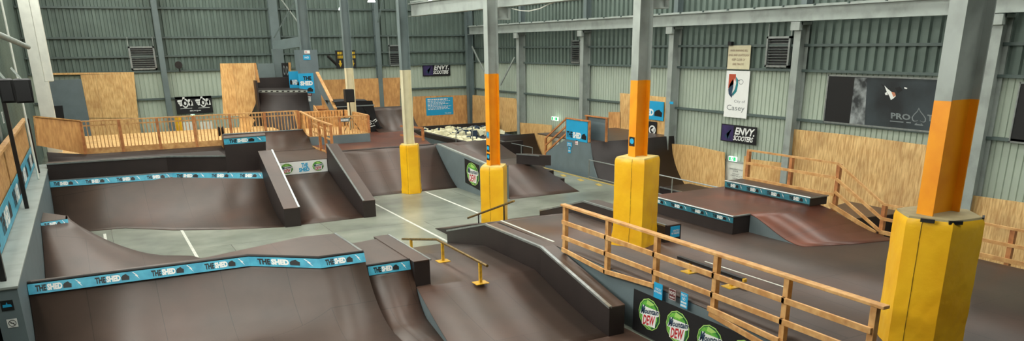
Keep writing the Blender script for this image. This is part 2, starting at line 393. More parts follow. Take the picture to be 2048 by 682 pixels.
def pad(cx, cy, r, z0, z1, lb, n=6, rot=0, flare=0, strap=False):
    t = thing('column_pad', lb, 'crash pad', (cx, cy, z0), 'yellow column pads'); mb = B(); rows = []
    NZ = 30; nn = 72; rnd = random.Random(int(cy * 10))
    for k in range(NZ + 1):
        f = k / NZ; row = []
        for j in range(nn + 1):
            a = 2 * math.pi * (j % nn) / nn + rot
            sec = 2 * math.pi / n; aa = (a - rot) % sec - sec / 2
            rr = r * math.cos(sec / 2) / math.cos(aa); rr = .9 * rr + .1 * r * .94
            rr += .003 * math.sin(9 * a + 14 * f + cy) * (1 - f) + .002 * math.sin(23 * f + 4 * a) + .003 * math.sin(17 * a - 31 * f) * (1 - f)
            if f < .22 and flare: rr += flare * (.22 - f) / .22 * (1 + .3 * math.sin(7 * a)) + .01 * math.sin(60 * f + 5 * a) * (.22 - f) / .22
            if f > .985: rr -= .02
            row.append(V((cx + rr * math.cos(a), cy + rr * math.sin(a), z0 + (z1 - z0) * f)))
        rows.append(row)
    mb.grid(rows); mb.build('vinyl_cover', 'yellow', t, smooth=True, fix=False)
    mb = B(); mb.hexa([p * 1 for p in rows[-2][:-1]], [p + V((0, 0, .025)) + (V((cx, cy, 0)) - V((p.x, p.y, 0))) * .04 for p in rows[-1][:-1]])
    mb.build('foam_top', 'foamy' if not strap else mat('grey_foam_top', (150, 138, 100), .8), t)
    # seam running down the face
    a = math.atan2(-cy, -cx) - .3; j = int(((a - rot) % (2 * math.pi)) / (2 * math.pi) * nn)
    sm = [rows[k][j] + (rows[k][j] - V((cx, cy, rows[k][j].z))).normalized() * .002 for k in range(NZ + 1)]
    B().tube(sm, .006, 5).build('seam', mat('seam_thread', (150, 116, 16), .6), t)
    if strap:
        for ang in (200, 236, 300):
            a = math.radians(ang); p = V((cx + math.cos(a) * r * .93, cy + math.sin(a) * r * .93, z1 + .0)); d = V((-math.sin(a), math.cos(a), 0))
            B().bar(p - d * .09, p + d * .09, .03, .05).build('strap', 'black', t)
    return t
pad(XP + .02, PY[0], .6, DZ + .005, 3.0, 'large wrinkled yellow pad around the nearest column at far right', 6, math.radians(52), strap=True)
pad(XP, PY[1], .52, DZ + .005, 3.0, 'yellow pad around the column behind the wooden railing', 4, math.radians(70), .04)
pad(XP, PY[2], .5, .005, 1.92, 'yellow pad around the column on the concrete beside the steel bar', 4, math.radians(8))
pad(XP, PY[3], .4, .005, 1.84, 'short yellow pad around the cream column on the concrete', 6, 0, .02)
# small stickers on the second and third columns
for y, zs, lb in ((PY[1], (3.25,), 'blue and black sticker low on the second orange column'), (PY[2], (2.1, 2.35, 2.75), None)):
    for q, z in enumerate(zs):
        P = Plane((XP - .172, y + .1, z), (XP - .172, y - .1, z), (XP - .172, y + .1, z + .2), .003)
        t = thing('sticker', lb or ['lowest blue sticker on the third orange column', 'middle blue sticker on the third orange column', 'topmost grey sticker on the third orange column'][q], 'sticker', P.a)
        mb = B(); P.slab(mb, .002); mb.build('backing', ['ink', 'ink', 'gprint'][q], t)
        mb = B(); P.disc(mb, .5, .55, .36, .3); mb.build('print', 'blue', t, fix=False)

# ------------------------------------------------------------------ ledge wall and gallery on the left
XLG = -1.55
t = thing('ledge_wall', 'long grey-painted ledge wall running down the left side of the ramps', 'low wall', (XLG - .2, 22, 0))
B().box(XLG - .36, XLG, 14.75, 31.2, 0, 1.64).build('wall_panel', 'grey', t)
B().box(XLG - .4, XLG + .02, 14.72, 31.2, 1.64, 1.69).build('top_board', 'steel', t, bevel=.01, label='pale worn top board')
P = Plane((XLG - .28, 14.74, 1.28), (XLG - .1, 14.74, 1.28), (XLG - .28, 14.74, 1.46))
s = thing('sticker', 'black and blue sticker on the end of the left ledge wall', 'sticker', P.a)
mb = B(); P.slab(mb, .002); mb.build('backing', 'ink', s); mb = B(); P.poly(mb, [(.12, .35), (.88, .35), (.8, .6), (.55, .62), (.5, .85), (.4, .6), (.15, .62)]); mb.build('print', 'blue', s, fix=False)
def nosmoke(P, lb):
    s = thing('no_smoking_sign', lb, 'sign', P.a)
    mb = B(); P.slab(mb, .003); mb.build('plate', 'white', s)
    mb = B(); P.ring(mb, .5, .5, .38, .38, .84); P.poly(mb, [(.22, .73), (.27, .78), (.78, .27), (.73, .22)]); P.poly(mb, [(.32, .47), (.7, .47), (.7, .53), (.32, .53)])
    mb.build('symbol', 'ink', s, fix=False)
nosmoke(Plane((XLG - .25, 14.74, .98), (XLG - .1, 14.74, .98), (XLG - .25, 14.74, 1.13)), 'white no smoking sign on the end of the left ledge wall')
# plank railing with teal banner behind the ledge
t = thing('gallery_railing', 'vertical plank railing with handrail on the left gallery', 'railing', (-1.95, 22, 1.7))
for y0_, y1_ in ((14.6, 22.2), (22.45, 31)):
    mb = B(); mb.box(-2.03, -2.0, y0_, y1_, 2.32, 3.18); y = y0_
    while y < y1_ - .17: mb.box(-2.0, -1.98, y, y + .165, 2.3, 3.2); y += .18
    mb.build('plank_panel', 'pine', t)
B().bar((-1.95, 14.6, 3.25), (-1.95, 31, 3.25), .14, .06).build('handrail', 'pine', t)
for y in (15.2, 22.4, 29):
    B().bar((-1.76, y, 1.69), (-1.76, y, 4.3 if y < 29 else 3.4), .13, .09, (1, 0, 0)).build('post', 'blackmetal', t, label='dark steel post')
B().box(-2.08, -2.03, 14.6, 31, 0, 2.3).build('gallery_edge', 'grey', t)
o = thing('gallery_banner', 'long teal THE SHED banner along the foot of the gallery railing', 'banner', (-1.93, 22, 1.7))
P = Plane((-1.93, 14.6, 1.72), (-1.93, 31, 1.72), (-1.93, 14.6, 2.36))
P2 = P; mb = B(); P.slab(mb, .01); mb.build('sheet', 'teal', o)
mb = B()
for i in range(5): shed_print(P, mb, (i + .1) / 5, .2, (i + .85) / 5, .8, 0, 1)
mb.build('lettering', ['ink', 'white'], o, fix=False)
# steel column and pipe at far left with hung loudspeakers
t = thing('gallery_column', 'blue-grey steel column rising beside the left gallery', 'column', (-2.1, 24, 1.7))
ibeam(B(), (-2.3, 24.2, 0), (-2.3, 24.2, ROOF), .6, .36, (0, 1, 0)).build('shaft', 'steeld', t)
mb = B(); mb.tube([(-1.7, 27.5, 1.7), (-1.7, 27.5, 7.5)], .03); mb.build('conduit', 'whitep', t)
tag(B().tube([ony(-20, 62, 17), ony(56, 94, 24)], .06, 12).build('handrail_pipe', 'steel', smooth=True), 'pale round pipe crossing the upper left corner', 'pipe')
t = thing('white_duct', 'tall white boxed duct rising at the left end of the far deck', 'duct', (-1.3, 35, 0))
B().box(-1.66, -1.3, 34.8, 35.4, 1.4, ROOF).build('narrow_section', 'whitep', t)
B().box(-1.3, -1.0, 34.85, 35.4, 4.3, ROOF).build('wide_section', 'whitep', t, bevel=.03)
B().box(-1.3, -1.18, 34.82, 35.4, 1.4, 4.3).build('lower_section', 'whitep', t)
for j, (a, w, yy) in enumerate(((28, 36, 20), (-2, 30, 18))):
    c = ony(a + 16, 182, yy); s = .9
    t = thing('loudspeaker', ['black loudspeaker hung on the left column beside the white duct', 'black loudspeaker hung at the very left edge'][j], 'speaker', c)
    x0, x1 = ony(a, 180, yy).x, ony(a + w, 180, yy).x; z0, z1 = ony(a, 207, yy).z, ony(a, 160, yy).z
    mb = B(); mb.hexa([(x0, yy, z0), (x1, yy, z0), (x1 - .03, yy + .3, z0), (x0 + .03, yy + .3, z0)], [(x0 - .02, yy - .06, z1), (x1 + .02, yy - .06, z1), (x1 - .03, yy + .3, z1 + .02), (x0 + .03, yy + .3, z1 + .02)])
    mb.build('cabinet', 'black', t, bevel=.01)
    B().box(x0 + .03, x1 - .03, yy - .07, yy - .035, z0 + .04, z1 - .03).build('grille', 'ink', t)
    B().bar(((x0 + x1) / 2, yy + .2, z1), ((x0 + x1) / 2 - .15, yy + .2, z1 + .25), .04, .04, (0, 1, 0)).build('bracket', 'steel', t)
c = onx(5, 235, -1.83)
nosmoke(Plane((-1.82, c.y - .13, c.z - .13), (-1.82, c.y + .13, c.z - .13), (-1.82, c.y - .13, c.z + .13)), 'white no smoking sign high on the left column')

# ------------------------------------------------------------------ front quarter pipe (nearest, left)
t = thing('quarter_pipe', 'nearest brown quarter pipe below the long bent teal banner strip', 'skate ramp', (1.5, 15, 0))
cp = [(-1.54, 16.3), (.6, 16.3), (2.42, 16.24), (3.65, 15.3), (4.6, 15.3)]
pr, L = arc(0, 0, 2.0, 1.3, 16)
rows = []
for f_, (d, h) in enumerate(pr):
    row = []
    for (x, y) in cp: row.append((x, y - L + d if True else 0, h))
    rows.append(row)
rows = [[(x, y - 1.6, .001) for x, y, z in rows[0]]] + rows
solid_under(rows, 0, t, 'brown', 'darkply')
mb = B(); zt = 1.3
deckp = [(-1.54, 16.32), (2.42, 16.26), (3.65, 15.32), (4.6, 15.32), (4.56, 17.3), (3.83, 17.41), (3.04, 17.1), (1.5, 16.55), (-1.54, 16.55)]
mb.prism([(x, y, zt - .03) for x, y in deckp], (0, 0, .03)); mb.build('deck', 'brown', t)
mb = B(); mb.prism([(x, y, 0) for x, y in [(x + (.01 if x < 0 else -.01 if x > 4 else 0), y + (.03 if y < 16.4 else -.01)) for x, y in deckp]], (0, 0, zt - .031)); mb.build('side_panel', 'darkply', t)
for a, b, k in (((-1.54, 16.3), (2.42, 16.24), 4), ((2.42, 16.24), (3.65, 15.3), 1), ((3.65, 15.3), (4.6, 15.3), 1)):
    shed_strip((a[0], a[1] - .035, zt), (b[0], b[1] - .035, zt), .2, t, k, (0, .47, .883))
coping([(x, y + .01, zt + .015) for x, y in cp[:1] + cp[2:]], t, .032, 'blackmetal')
B().bar((4.6, 15.3, zt + .005), (4.56, 17.3, zt + .005), .05, .02).build('edge_trim', 'coping', t)
# lower shoulder with boxed ledge
t = thing('quarter_pipe', 'lower brown quarter pipe shoulder with one short teal banner', 'skate ramp', (5.2, 15, 0))
pr2, L2 = arc(0, 0, 1.35, 1.0, 14)
def xedge(y): return 5.62 - .14 * max(0, 15.03 - y)
y1 = 15.25
rows = [[(4.61, y1 - L2 - 1.6, .001), (xedge(y1 - L2 - 1.6) - .01, y1 - L2 - 1.6, .001)]] + [[(4.61, y1 - L2 + d, h), (xedge(y1 - L2 + d) - .01, y1 - L2 + d, h)] for d, h in pr2]
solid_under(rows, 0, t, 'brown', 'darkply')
B().prism([(4.6, 15.27, .97), (5.62, 15.27, .97), (5.62, 17.5, .97), (4.6, 17.3, .97)], (0, 0, .03)).build('deck', 'brown', t)
B().prism([(4.62, 15.3, 0), (5.6, 15.3, 0), (5.6, 17.48, 0), (4.62, 17.28, 0)], (0, 0, .97)).build('side_panel', 'darkply', t)
shed_strip((4.64, 15.21, 1.0), (5.58, 15.21, 1.0), .19, t, 1, (0, .3, .954))
coping([(4.62, 15.26, 1.01), (5.6, 15.26, 1.01)], t, .03, 'blackmetal')
t = thing('grind_ledge', 'brown boxed ledge with a steel edge beside the yellow flat rail', 'ledge', (5.8, 16, 0))
B().box(5.61, 5.97, 15.03, 17.68, .02, 1.0).build('box_body', 'darkply', t)
B().box(5.60, 5.98, 15.02, 17.69, 1.0, 1.02).build('top_board', 'brown', t)
B().bar((5.98, 15.0, 1.015), (5.98, 17.69, 1.015), .04, .03).build('steel_edge', 'coping', t)

# ------------------------------------------------------------------ fun box in the middle
t = thing('fun_box', 'low brown fun box with flat top carrying the yellow flat rail', 'skate ramp', (7.2, 15.5, 0))
prof = [(19.9, .002), (17.5, .44), (17.42, .45), (15.03, .45), (15.015, .45), (14.85, .45)]
n_ = 12
for i in range(1, n_ + 1):
    u = i / n_; z = .45 * (1 - u) ** 1.55; prof.append((14.85 - 3.4 * u, max(z, .002)))
rows = []
for y, z in prof:
    xl = 5.99 if y > 15.02 else xedge(y)
    xr = 8.49 if y >= 14.7 else 8.49 - .31 * (14.7 - y) / 3.25
    if y > 17.6: xl = 6.0
    rows.append([(xl, y, z), ((xl + xr) / 2, y, z), (xr, y, z)])
solid_under(rows, 0, t, 'brown', 'grey')
rl = thing('grind_rail', 'yellow round flat rail bent down at one end on the middle fun box', 'grind rail', (6.95, 16, .45))
B().tube([(6.95, 19.4, .42), (6.95, 16.95, .93), (6.95, 14.2, .93)], .032, 12).build('rail_tube', 'railmetal', rl, smooth=True)
for y, zb, zt in ((18.75, .22, .55), (16.62, .46, .91), (14.55, .46, .91)):
    B().box(6.92, 6.98, y - .03, y + .03, zb, zt).build('post', 'yelmetal', rl)
    if y < 18: B().box(6.8, 7.1, y - .13, y + .13, .458, .472).build('base_plate', 'yelmetal', rl)
# right hubba
hb = thing('hubba_ledge', 'long bent dark ledge with steel edge descending beside the fun box', 'ledge', (8.7, 16, 0))
path = [(19.95, .36, 8.5, 8.84), (17.45, 1.03, 8.5, 8.84), (14.6, 1.05, 8.5, 8.88), (11.42, .6, 8.18, 8.54)]
mb = B()
for (ya, za, xa, xa2), (yb, zb_, xb, xb2) in zip(path, path[1:]):
    mb.hexa([(xa, ya, .0), (xa2, ya, 0), (xb2, yb, 0), (xb, yb, 0)], [(xa, ya, za - .02), (xa2, ya, za - .02), (xb2, yb, zb_ - .02), (xb, yb, zb_ - .02)])
mb.build('box_body', 'darkply', hb)
mb = B()
for (ya, za, xa, xa2), (yb, zb_, xb, xb2) in zip(path, path[1:]):
    mb.hexa([(xa, ya, za - .02), (xa2, ya, za - .02), (xb2, yb, zb_ - .02), (xb, yb, zb_ - .02)], [(xa, ya, za), (xa2, ya, za), (xb2, yb, zb_), (xb, yb, zb_)])
mb.build('top_board', 'brown', hb)
mb = B()
for (ya, za, xa, _), (yb, zb_, xb, _) in zip(path, path[1:]): mb.bar((xa + .02, ya, za - .005), (xb + .02, yb, zb_ - .005), .07, .045)
mb.build('steel_edge', 'coping', hb)

# ------------------------------------------------------------------ big right deck
XG = 8.9; XE = 15.85
t = thing('ramp_deck', 'broad brown deck with a long back bank behind the wooden railing', 'skate ramp', (12, 12, 0))
rows = []
for y, z in [(21.8, .002), (20.6, .26), (19.3, .6), (17.9, .93), (17.4, DZ), (14.6, DZ), (3.0, DZ)]:
    xr = 13.6 if y > 17.5 else XE
    xl = XG if y >= 14.6 else 8.78
    if y == 17.4: rows.append([(xl, y + .001, z), (13.6, y + .001, z)])
    if y <= 17.4: rows.append([(xl, y, z), (XE, y, z)])
    else: rows.append([(xl, y, z), (xr, y, z)])
bk = rows[:5]; fl = rows[5:]
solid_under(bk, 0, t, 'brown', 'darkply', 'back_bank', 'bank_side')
solid_under(fl, 0, t, 'brown', 'grey')
B().bar((9.03, 17.55, DZ + .012), (9.03, 14.9, DZ + .012), .05, .012).build('painted_line', 'line', t)
B().bar(onz(1410, 523, DZ + .012), onz(1568, 574, DZ + .012), .03, .012).build('painted_line', 'line', t)
pl = Plane((8.765, 11.45, .04), (8.765, 6.6, .04), (8.765, 11.45, .88))
o = thing('soft_drink_banner', 'black banner with green Mountain Dew logos under the wooden railing', 'banner', pl.a)
mb = B(); pl.slab(mb, .008); mb.build('sheet', 'black', o)
def dew(P, mb, cx, cy, rx, ry, k=1, mats=(0, 1, 2, 3, 4, 5)):
    """0 green 1 white 2 ink/navy 3 red 4 ltgreen 5 dkgreen"""
    mb.cm = mats[4]; P.disc(mb, cx, cy, rx * 1.03, ry * 1.05, k, 26, .02)
    mb.cm = mats[5]; P.disc(mb, cx, cy, rx * .97, ry * .99, k + .5, 26, .015)
    mb.cm = mats[0]; P.disc(mb, cx - rx * .06, cy, rx * .86, ry * .92, k + 1, 26, .015)
    mb.cm = mats[4]; P.poly(mb, [(cx - rx * .2, cy + ry * .95), (cx + rx * .5, cy + ry * .8), (cx + rx * .1, cy + ry * .6), (cx - rx * .3, cy + ry * .62)], k + 1.4)
    P.poly(mb, [(cx - rx * .8, cy - ry * .3), (cx - rx * .2, cy - ry * .75), (cx + rx * .35, cy - ry * .98), (cx - rx * .35, cy - ry * .85)], k + 1.4)
    def sk(x, y): return (cx + rx * x, cy + ry * (y + .18 * x))
    mb.cm = mats[1]
    P.poly(mb, [sk(-.9, .0), sk(-.62, .62), sk(-.3, .5), sk(.96, .32), sk(.95, -.02), sk(.7, -.1), sk(.62, -.85), sk(-.66, -.72), sk(-.62, -.08)], k + 1.8)
    for txt, x0, y0, x1, y1, mm, sh in (('Mountain', -.78, .02, .92, .42, mats[2], .35), ('DEW', -.56, -.74, .6, -.06, mats[3], .2)):
        vs, fs = glyphs(txt, .03, sh)
        mb.cm = mm; mb.raw([P.p(*sk(x0 + (x1 - x0) * a, y0 + (y1 - y0) * b), k + 2.4) for a, b in vs], fs)
    mb.cm = mats[2]; vs, fs = glyphs('M', .05, .35); mb.raw([P.p(*sk(-.8 + .4 * a, .0 + .62 * b), k + 2.6) for a, b in vs], fs)
DM = ['green', 'white', 'navy', 'red', 'ltgreen', 'dkgreen']
mb = B()
for cxp in (.105, .275, .45, .62, .79): dew(pl, mb, cxp, .55, .064, .35)
mb.build('logo_print', DM, o, fix=False)
def textbars(P, mb, x0, y0, x1, y1):
    n = max(2, int((x1 - x0) * 9)); rb = random.Random(int((x0 + y0 * 7 + x1 * 13) * 1000)); x = x0
    while x < x1 - .01:
        w = rb.uniform(.03, .11); e = min(x + w, x1); P.poly(mb, [(x, y0), (e, y0), (e, y1), (x, y1)]); x = e + .022
def infosign(c, w, h, lb, base, rows_, fg='white', pu=(0, -1, 0), lift=.006, nrm=None, frame=None):
    c = V(c); u = V(pu).normalized() * w; P = Plane(c - u / 2 - V((0, 0, h / 2)), c + u / 2 - V((0, 0, h / 2)), c - u / 2 + V((0, 0, h / 2)), lift)
    s = thing('notice_sign', lb, 'sign', c); mb = B(); P.slab(mb, .006); mb.build('plate', base, s)
    mb = B()
    for (txt, x0, y0, x1, y1) in rows_: P.text(mb, txt, x0, y0, x1, y1, bold=.02) if txt else textbars(P, mb, x0, y0, x1, y1)
    if frame: 
        for a in ((0, 0, 1, .03), (0, .97, 1, 1), (0, 0, .03, 1), (.97, 0, 1, 1)): P.poly(mb, [(a[0], a[1]), (a[2], a[1]), (a[2], a[3]), (a[0], a[3])])
    mb.build('lettering', fg, s, fix=False)
    return s, P
for px, py, w, h, lb, base, rw, fr in ((1316, 582, .25, .3, 'square blue strictly no walking sign left of the no smoking plate', 'blue', [('STRICTLY', .2, .55, .9, .68), ('NO WALKING', .08, .36, .95, .5)], None),
                               (1345, 589, .19, .2, 'small maroon NO SMOKING sign between two blue signs under the railing', 'maroon', [('NO', .12, .48, .5, .8), ('SMOKING', .14, .16, .86, .3)], 1),
                               (1368, 601, .19, .28, 'narrow blue notice right of the maroon sign under the railing', 'blue', [('STRICTLY', .1, .78, .9, .92), ('NO', .3, .5, .7, .72), ('', .1, .3, .9, .42), ('', .1, .08, .9, .22)], None)):
    c = onx(px, py, 8.76)
    s, P = infosign(c, w, h, lb, base, rw, frame=fr)
    if fr:
        mb = B(); P.ring(mb, .74, .64, .17, .17, .78); P.poly(mb, [(.62, .74), (.65, .77), (.86, .54), (.83, .51)]); mb.build('symbol', 'white', s, fix=False)

# wooden railing along the deck edge
def bars(t, segs, w, h, name, mt, upv=(0, 0, 1)):
    for a, b in segs: B().bar(a, b, w, h, upv).build(name, mt, t, bevel=.004)
XF = 8.82
t = thing('wooden_railing', 'long pine post and rail barrier in front of the brown deck', 'railing', (XF, 10, DZ))
posts = [14.05, 12.2, 10.75, 9.3, 7.85, 6.5]
py_ = [onx(p, q, XF) for p, q in ((1131, 440), (1216, 490), (1313, 520), (1432, 560), (1572, 610), (1748, 640))]
posts = [p.y for p in py_]
base = [1.0, .93, 1.02, .98, .8, .8]
for y, z in zip(posts, base): B().box(XF - .045, XF + .045, y - .05, y + .05, z, 2.03).build('post', 'pine', t, bevel=.004)
B().bar((XF, posts[0] + .12, 2.06), (XF, posts[-1] - .16, 2.06), .13, .05).build('top_rail', 'pine', t, bevel=.008)
def rail(za, zb_, a, b, off=-.065): B().bar((XF + off, posts[a] + .03, za), (XF + off, posts[b] - .03, zb_), .04, .09).build('rail', 'pine', t, bevel=.004)
for i in range(5): rail(1.70, 1.70, i, i + 1)
for i in range(5): rail(1.36, 1.36, i, i + 1)
rail(1.08, .98, 0, 1); rail(.98, 1.1, 1, 2); rail(1.12, 1.06, 3, 4, -.11); rail(1.02, .84, 3, 4)
rail(1.02, .92, 4, 5)
for i in (1, 2): pass

# low black flat bar on deck
a, b = onz(1358, 514, DZ + .24), onz(1488, 558, DZ + .24)
rl = thing('grind_rail', 'low black flat bar on yellow feet standing on the right deck', 'grind rail', (a.x, a.y, DZ))
X_ = (a.x + b.x) / 2
B().box(X_ - .04, X_ + .04, b.y, a.y + .02, DZ + .2, DZ + .26).build('flat_bar', 'blackmetal', rl, bevel=.006)
B().box(X_ - .035, X_ + .035, b.y - .05, b.y, DZ + .19, DZ + .25).build('end_cap', 'yelmetal', rl)
for px, py in ((1379, 545), (1461, 575)):
    p = onz(px, py, DZ)
    B().box(X_ - .025, X_ + .025, p.y - .025, p.y + .025, DZ, DZ + .2).build('post', 'yelmetal', rl)
    B().box(X_ - .14, X_ + .14, p.y - .13, p.y + .13, DZ + .012, DZ + .026).build('base_plate', 'yelmetal', rl)

# hubba B (ledge beside pillar 2)
hb = thing('hubba_ledge', 'dark boxed ledge with steel edge behind the second yellow pad', 'ledge', (11.4, 15, DZ))
path = [(19.2, .78, 11.15, 11.62), (16.9, 1.44, 11.15, 11.62), (13.5, 1.44, 11.15, 11.62)]
for nm_, zo, mt in (('box_body', None, 'darkply'), ('top_board', .02, 'brown')):
    mb = B()
    for (ya, za, xa, xa2), (yb, zb_, xb, xb2) in zip(path, path[1:]):
        if zo is None: mb.hexa([(xa, ya, DZ if ya < 17 else .58), (xa2, ya, DZ if ya < 17 else .58), (xb2, yb, DZ), (xb, yb, DZ)], [(xa, ya, za - .02), (xa2, ya, za - .02), (xb2, yb, zb_ - .02), (xb, yb, zb_ - .02)])
        else: mb.hexa([(xa, ya, za - .02), (xa2, ya, za - .02), (xb2, yb, zb_ - .02), (xb, yb, zb_ - .02)], [(xa, ya, za), (xa2, ya, za), (xb2, yb, zb_), (xb, yb, zb_)])
    mb.build(nm_, mt, hb)
mb = B()
for (ya, za, xa, _), (yb, zb_, xb, _) in zip(path, path[1:]): mb.bar((xa + .02, ya, za), (xb + .02, yb, zb_), .06, .04)
mb.build('steel_edge', 'coping', hb)
infosign((11.44, 13.49, 1.27), .27, .26, 'blue strictly no walking sign on the end of the dark boxed ledge', 'blue', [('STRICTLY', .25, .5, .95, .68), ('NO WALKING', .12, .28, .95, .46)], pu=(1, 0, 0))

# manual table with banner edge, upper pad, down ramp
TZ = 1.48; TX0, TX1, TY0, TY1 = 13.03, 15.85, 13.3, 16.45
t = thing('manual_table', 'square brown table with teal banner edge behind the second pad', 'skate ramp', (14.4, 15, DZ))
B().box(TX0, TX1, TY0, TY1, DZ, TZ - .03).build('box_body', 'darkply', t)
B().box(TX0 - .01, TX1, TY0 - .01, TY1, TZ - .03, TZ).build('deck', 'brownred', t)
shed_strip((TX0 - .02, TY1, TZ - .03), (TX0 - .02, TY0 - .01, TZ - .03), .13, t, 4, nm='teald')
coping([(TX0 - .02, TY1, TZ), (TX0 - .02, TY0 - .02, TZ), (TX0 + .5, TY0 - .02, TZ)], t, .022)
t = thing('roll_in_ramp', 'worn reddish down ramp with grey wedge side below the table', 'skate ramp', (14.6, 12.5, DZ))
rows = []
pr3 = [(0, TZ), (.3, 1.43), (.7, 1.32), (1.1, 1.2), (1.5, 1.1), (1.9, 1.05), (2.2, DZ + .012)]
for d, z in pr3:
    rows.append([(13.55, TY0 - .01 - d * .76, z), (14.7, TY0 - .01 - d * .95, z), (15.84, TY0 - .01 - d * 1.05, z)])
solid_under(rows, DZ, t, 'brownred', 'grey')
t = thing('manual_pad', 'narrow upper pad with teal banner edge on the back of the table', 'skate box', (15.7, 14.8, TZ))
B().box(15.45, 16.05, 13.2, 16.2, TZ + .002, TZ + .2).build('box_body', 'darkply', t)
B().box(15.44, 16.06, 13.19, 16.21, TZ + .2, TZ + .22).build('top_board', 'brown', t)
shed_strip((15.435, 16.2, TZ + .2), (15.435, 13.2, TZ + .2), .15, t, 4, nm='teald')
coping([(15.44, 16.2, TZ + .215), (15.44, 13.18, TZ + .215), (16.06, 13.18, TZ + .215)], t, .02)
# right railing B
XR = 16.12
t = thing('wooden_railing', 'pine railing stepping down the far edge of the right deck', 'railing', (XR, 12, DZ))
PB = [onx(p, q, XR) for p, q in ((1497, 320), (1583, 330), (1677, 350), (1766, 440))]
zb2 = [1.66, 1.56, 1.4, .95]; ztp = [2.5, 2.52, 2.5, 1.72]
yb_ = [p.y for p in PB] + [onx(2020, 500, XR).y, 6.6]
zb2 += [.95, .95]; ztp += [1.72, 1.72]
for y, z0, z1 in zip(yb_, zb2, ztp): B().box(XR - .045, XR + .045, y - .05, y + .05, z0 - .4 if z0 < 1.2 else z0 - .15, z1).build('post', 'pined', t)
def rB(i, j, a, b, h=.07, o=-.06): B().bar((XR + o, yb_[i], a), (XR + o, yb_[j], b), .04, h).build('rail', 'pine', t)
rB(0, 2, 2.52, 2.52, .05); rB(2, 3, 2.52, 1.74, .05); rB(3, 5, 1.74, 1.74, .05)
rB(0, 2, 2.16, 2.16); rB(2, 3, 2.14, 1.4); rB(3, 5, 1.4, 1.4)
rB(0, 2, 1.74, 1.74); rB(2, 3, 1.82, 1.1); rB(2, 3, 1.52, 1.06, .1, -.2); rB(3, 5, 1.08, 1.08, .09)

# steel bar by pillar 3
rl = thing('grind_rail', 'thin dark round bar sloping down in front of the third yellow pad', 'grind rail', (9.75, 19.5, .5))
a, b = onx(936, 436, 9.75), onx(1028, 402, 9.75)
B().tube([a, b], .03, 10).build('rail_tube', 'railmetal', rl, smooth=True)
pm = a.lerp(b, .8)
B().box(9.735, 9.765, pm.y - .015, pm.y + .015, .93 * (21.8 - pm.y) / 4.4, pm.z).build('post', 'blackmetal', rl)
pm = a.lerp(b, .25)
B().box(9.735, 9.765, pm.y - .015, pm.y + .015, .15, pm.z).build('post', 'blackmetal', rl)

# floor markings
for i, (x, y0, y1) in enumerate(((11.05, 20.2, 27.95), (8.56, 19.5, 27), (1.95, 17.5, 26.2), (-.2, 22, 26.5))):
    w = .08; o = B().box(x - w / 2, x + w / 2, y0, y1, 0, .006).build('floor_line', 'line')
    tag(o, ['white floor line beside the short yellow pad', 'white floor line left of the short yellow pad', 'white floor line crossing toward the nearest quarter pipe', 'white floor line near the left curved bank'][i], 'floor marking', 'painted lines on the concrete')
o = B().box(XD - .22, XD - .1, 20, 33, 0, .006).build('floor_line', 'yline'); tag(o, 'long yellow line painted along the dock edge', 'floor marking')
for i in range(7):
    o = B().prism([(XD - .75, 21.3 + i * 1.35, 0), (XD - .55, 21.3 + i * 1.35, 0), (XD - .4, 21.8 + i * 1.35, 0), (XD - .6, 21.8 + i * 1.35, 0)], (0, 0, .006)).build('floor_dash', 'yline')
    tag(o, 'short yellow dash beside the dock edge line', 'floor marking', 'yellow dashes along the dock edge')

# ------------------------------------------------------------------ left bank and back quarter pipe
t = thing('quarter_pipe', 'short brown bank curving down from the left ledge wall', 'skate ramp', (-1, 22.5, 0))
rows = []
toe = [onz(140, 452), onz(175, 463), onz(200, 474), onz(225, 490), onz(262, 504), onz(325, 512), onz(385, 513)]
toe = [V((-1.54, 27.0, 0)), V((-.8, 26.9, 0))] + toe[2:] + [V((2.2, 21.3, 0)), V((2.0, 19.8, 0)), V((.9, 18.6, 0)), V((-.6, 18.0, 0)), V((-1.54, 17.9, 0))]
top = [(-1.54, 23.3), (-1.2, 23.25), (-.97, 23.1), (-.96, 23.0), (-.96, 22.9), (-.96, 22.8), (-.96, 22.7), (-.97, 22.62), (-1.0, 22.6), (-1.15, 22.56), (-1.4, 22.48), (-1.54, 22.42)]
cols = []
for a, b in zip(top, toe):
    b = V((b.x, b.y, 0)); A = V((a[0], a[1], 0)); c = []
    for i in range(13):
        u = i / 12; q = A.lerp(b, u); c.append((q.x, q.y, max(1.27 * (1 - u) ** 2.1, .003)))
    cols.append(c)
mb = B(); mb.grid(cols); o = mb.build('riding_surface', 'brown', t, smooth=True, fix=False); md = o.modifiers.new('s', 'SOLIDIFY'); md.thickness = .02
B().prism([(-1.54, 22.5, 1.24), (-1.0, 22.62, 1.24), (-1.0, 23.1, 1.24), (-1.54, 23.9, 1.24)], (0, 0, .05)).build('deck', 'brown', t)
shed_strip((-1.54, 22.36, 1.3), (-.94, 22.54, 1.3), .2, t, 1, (0, .55, .83))

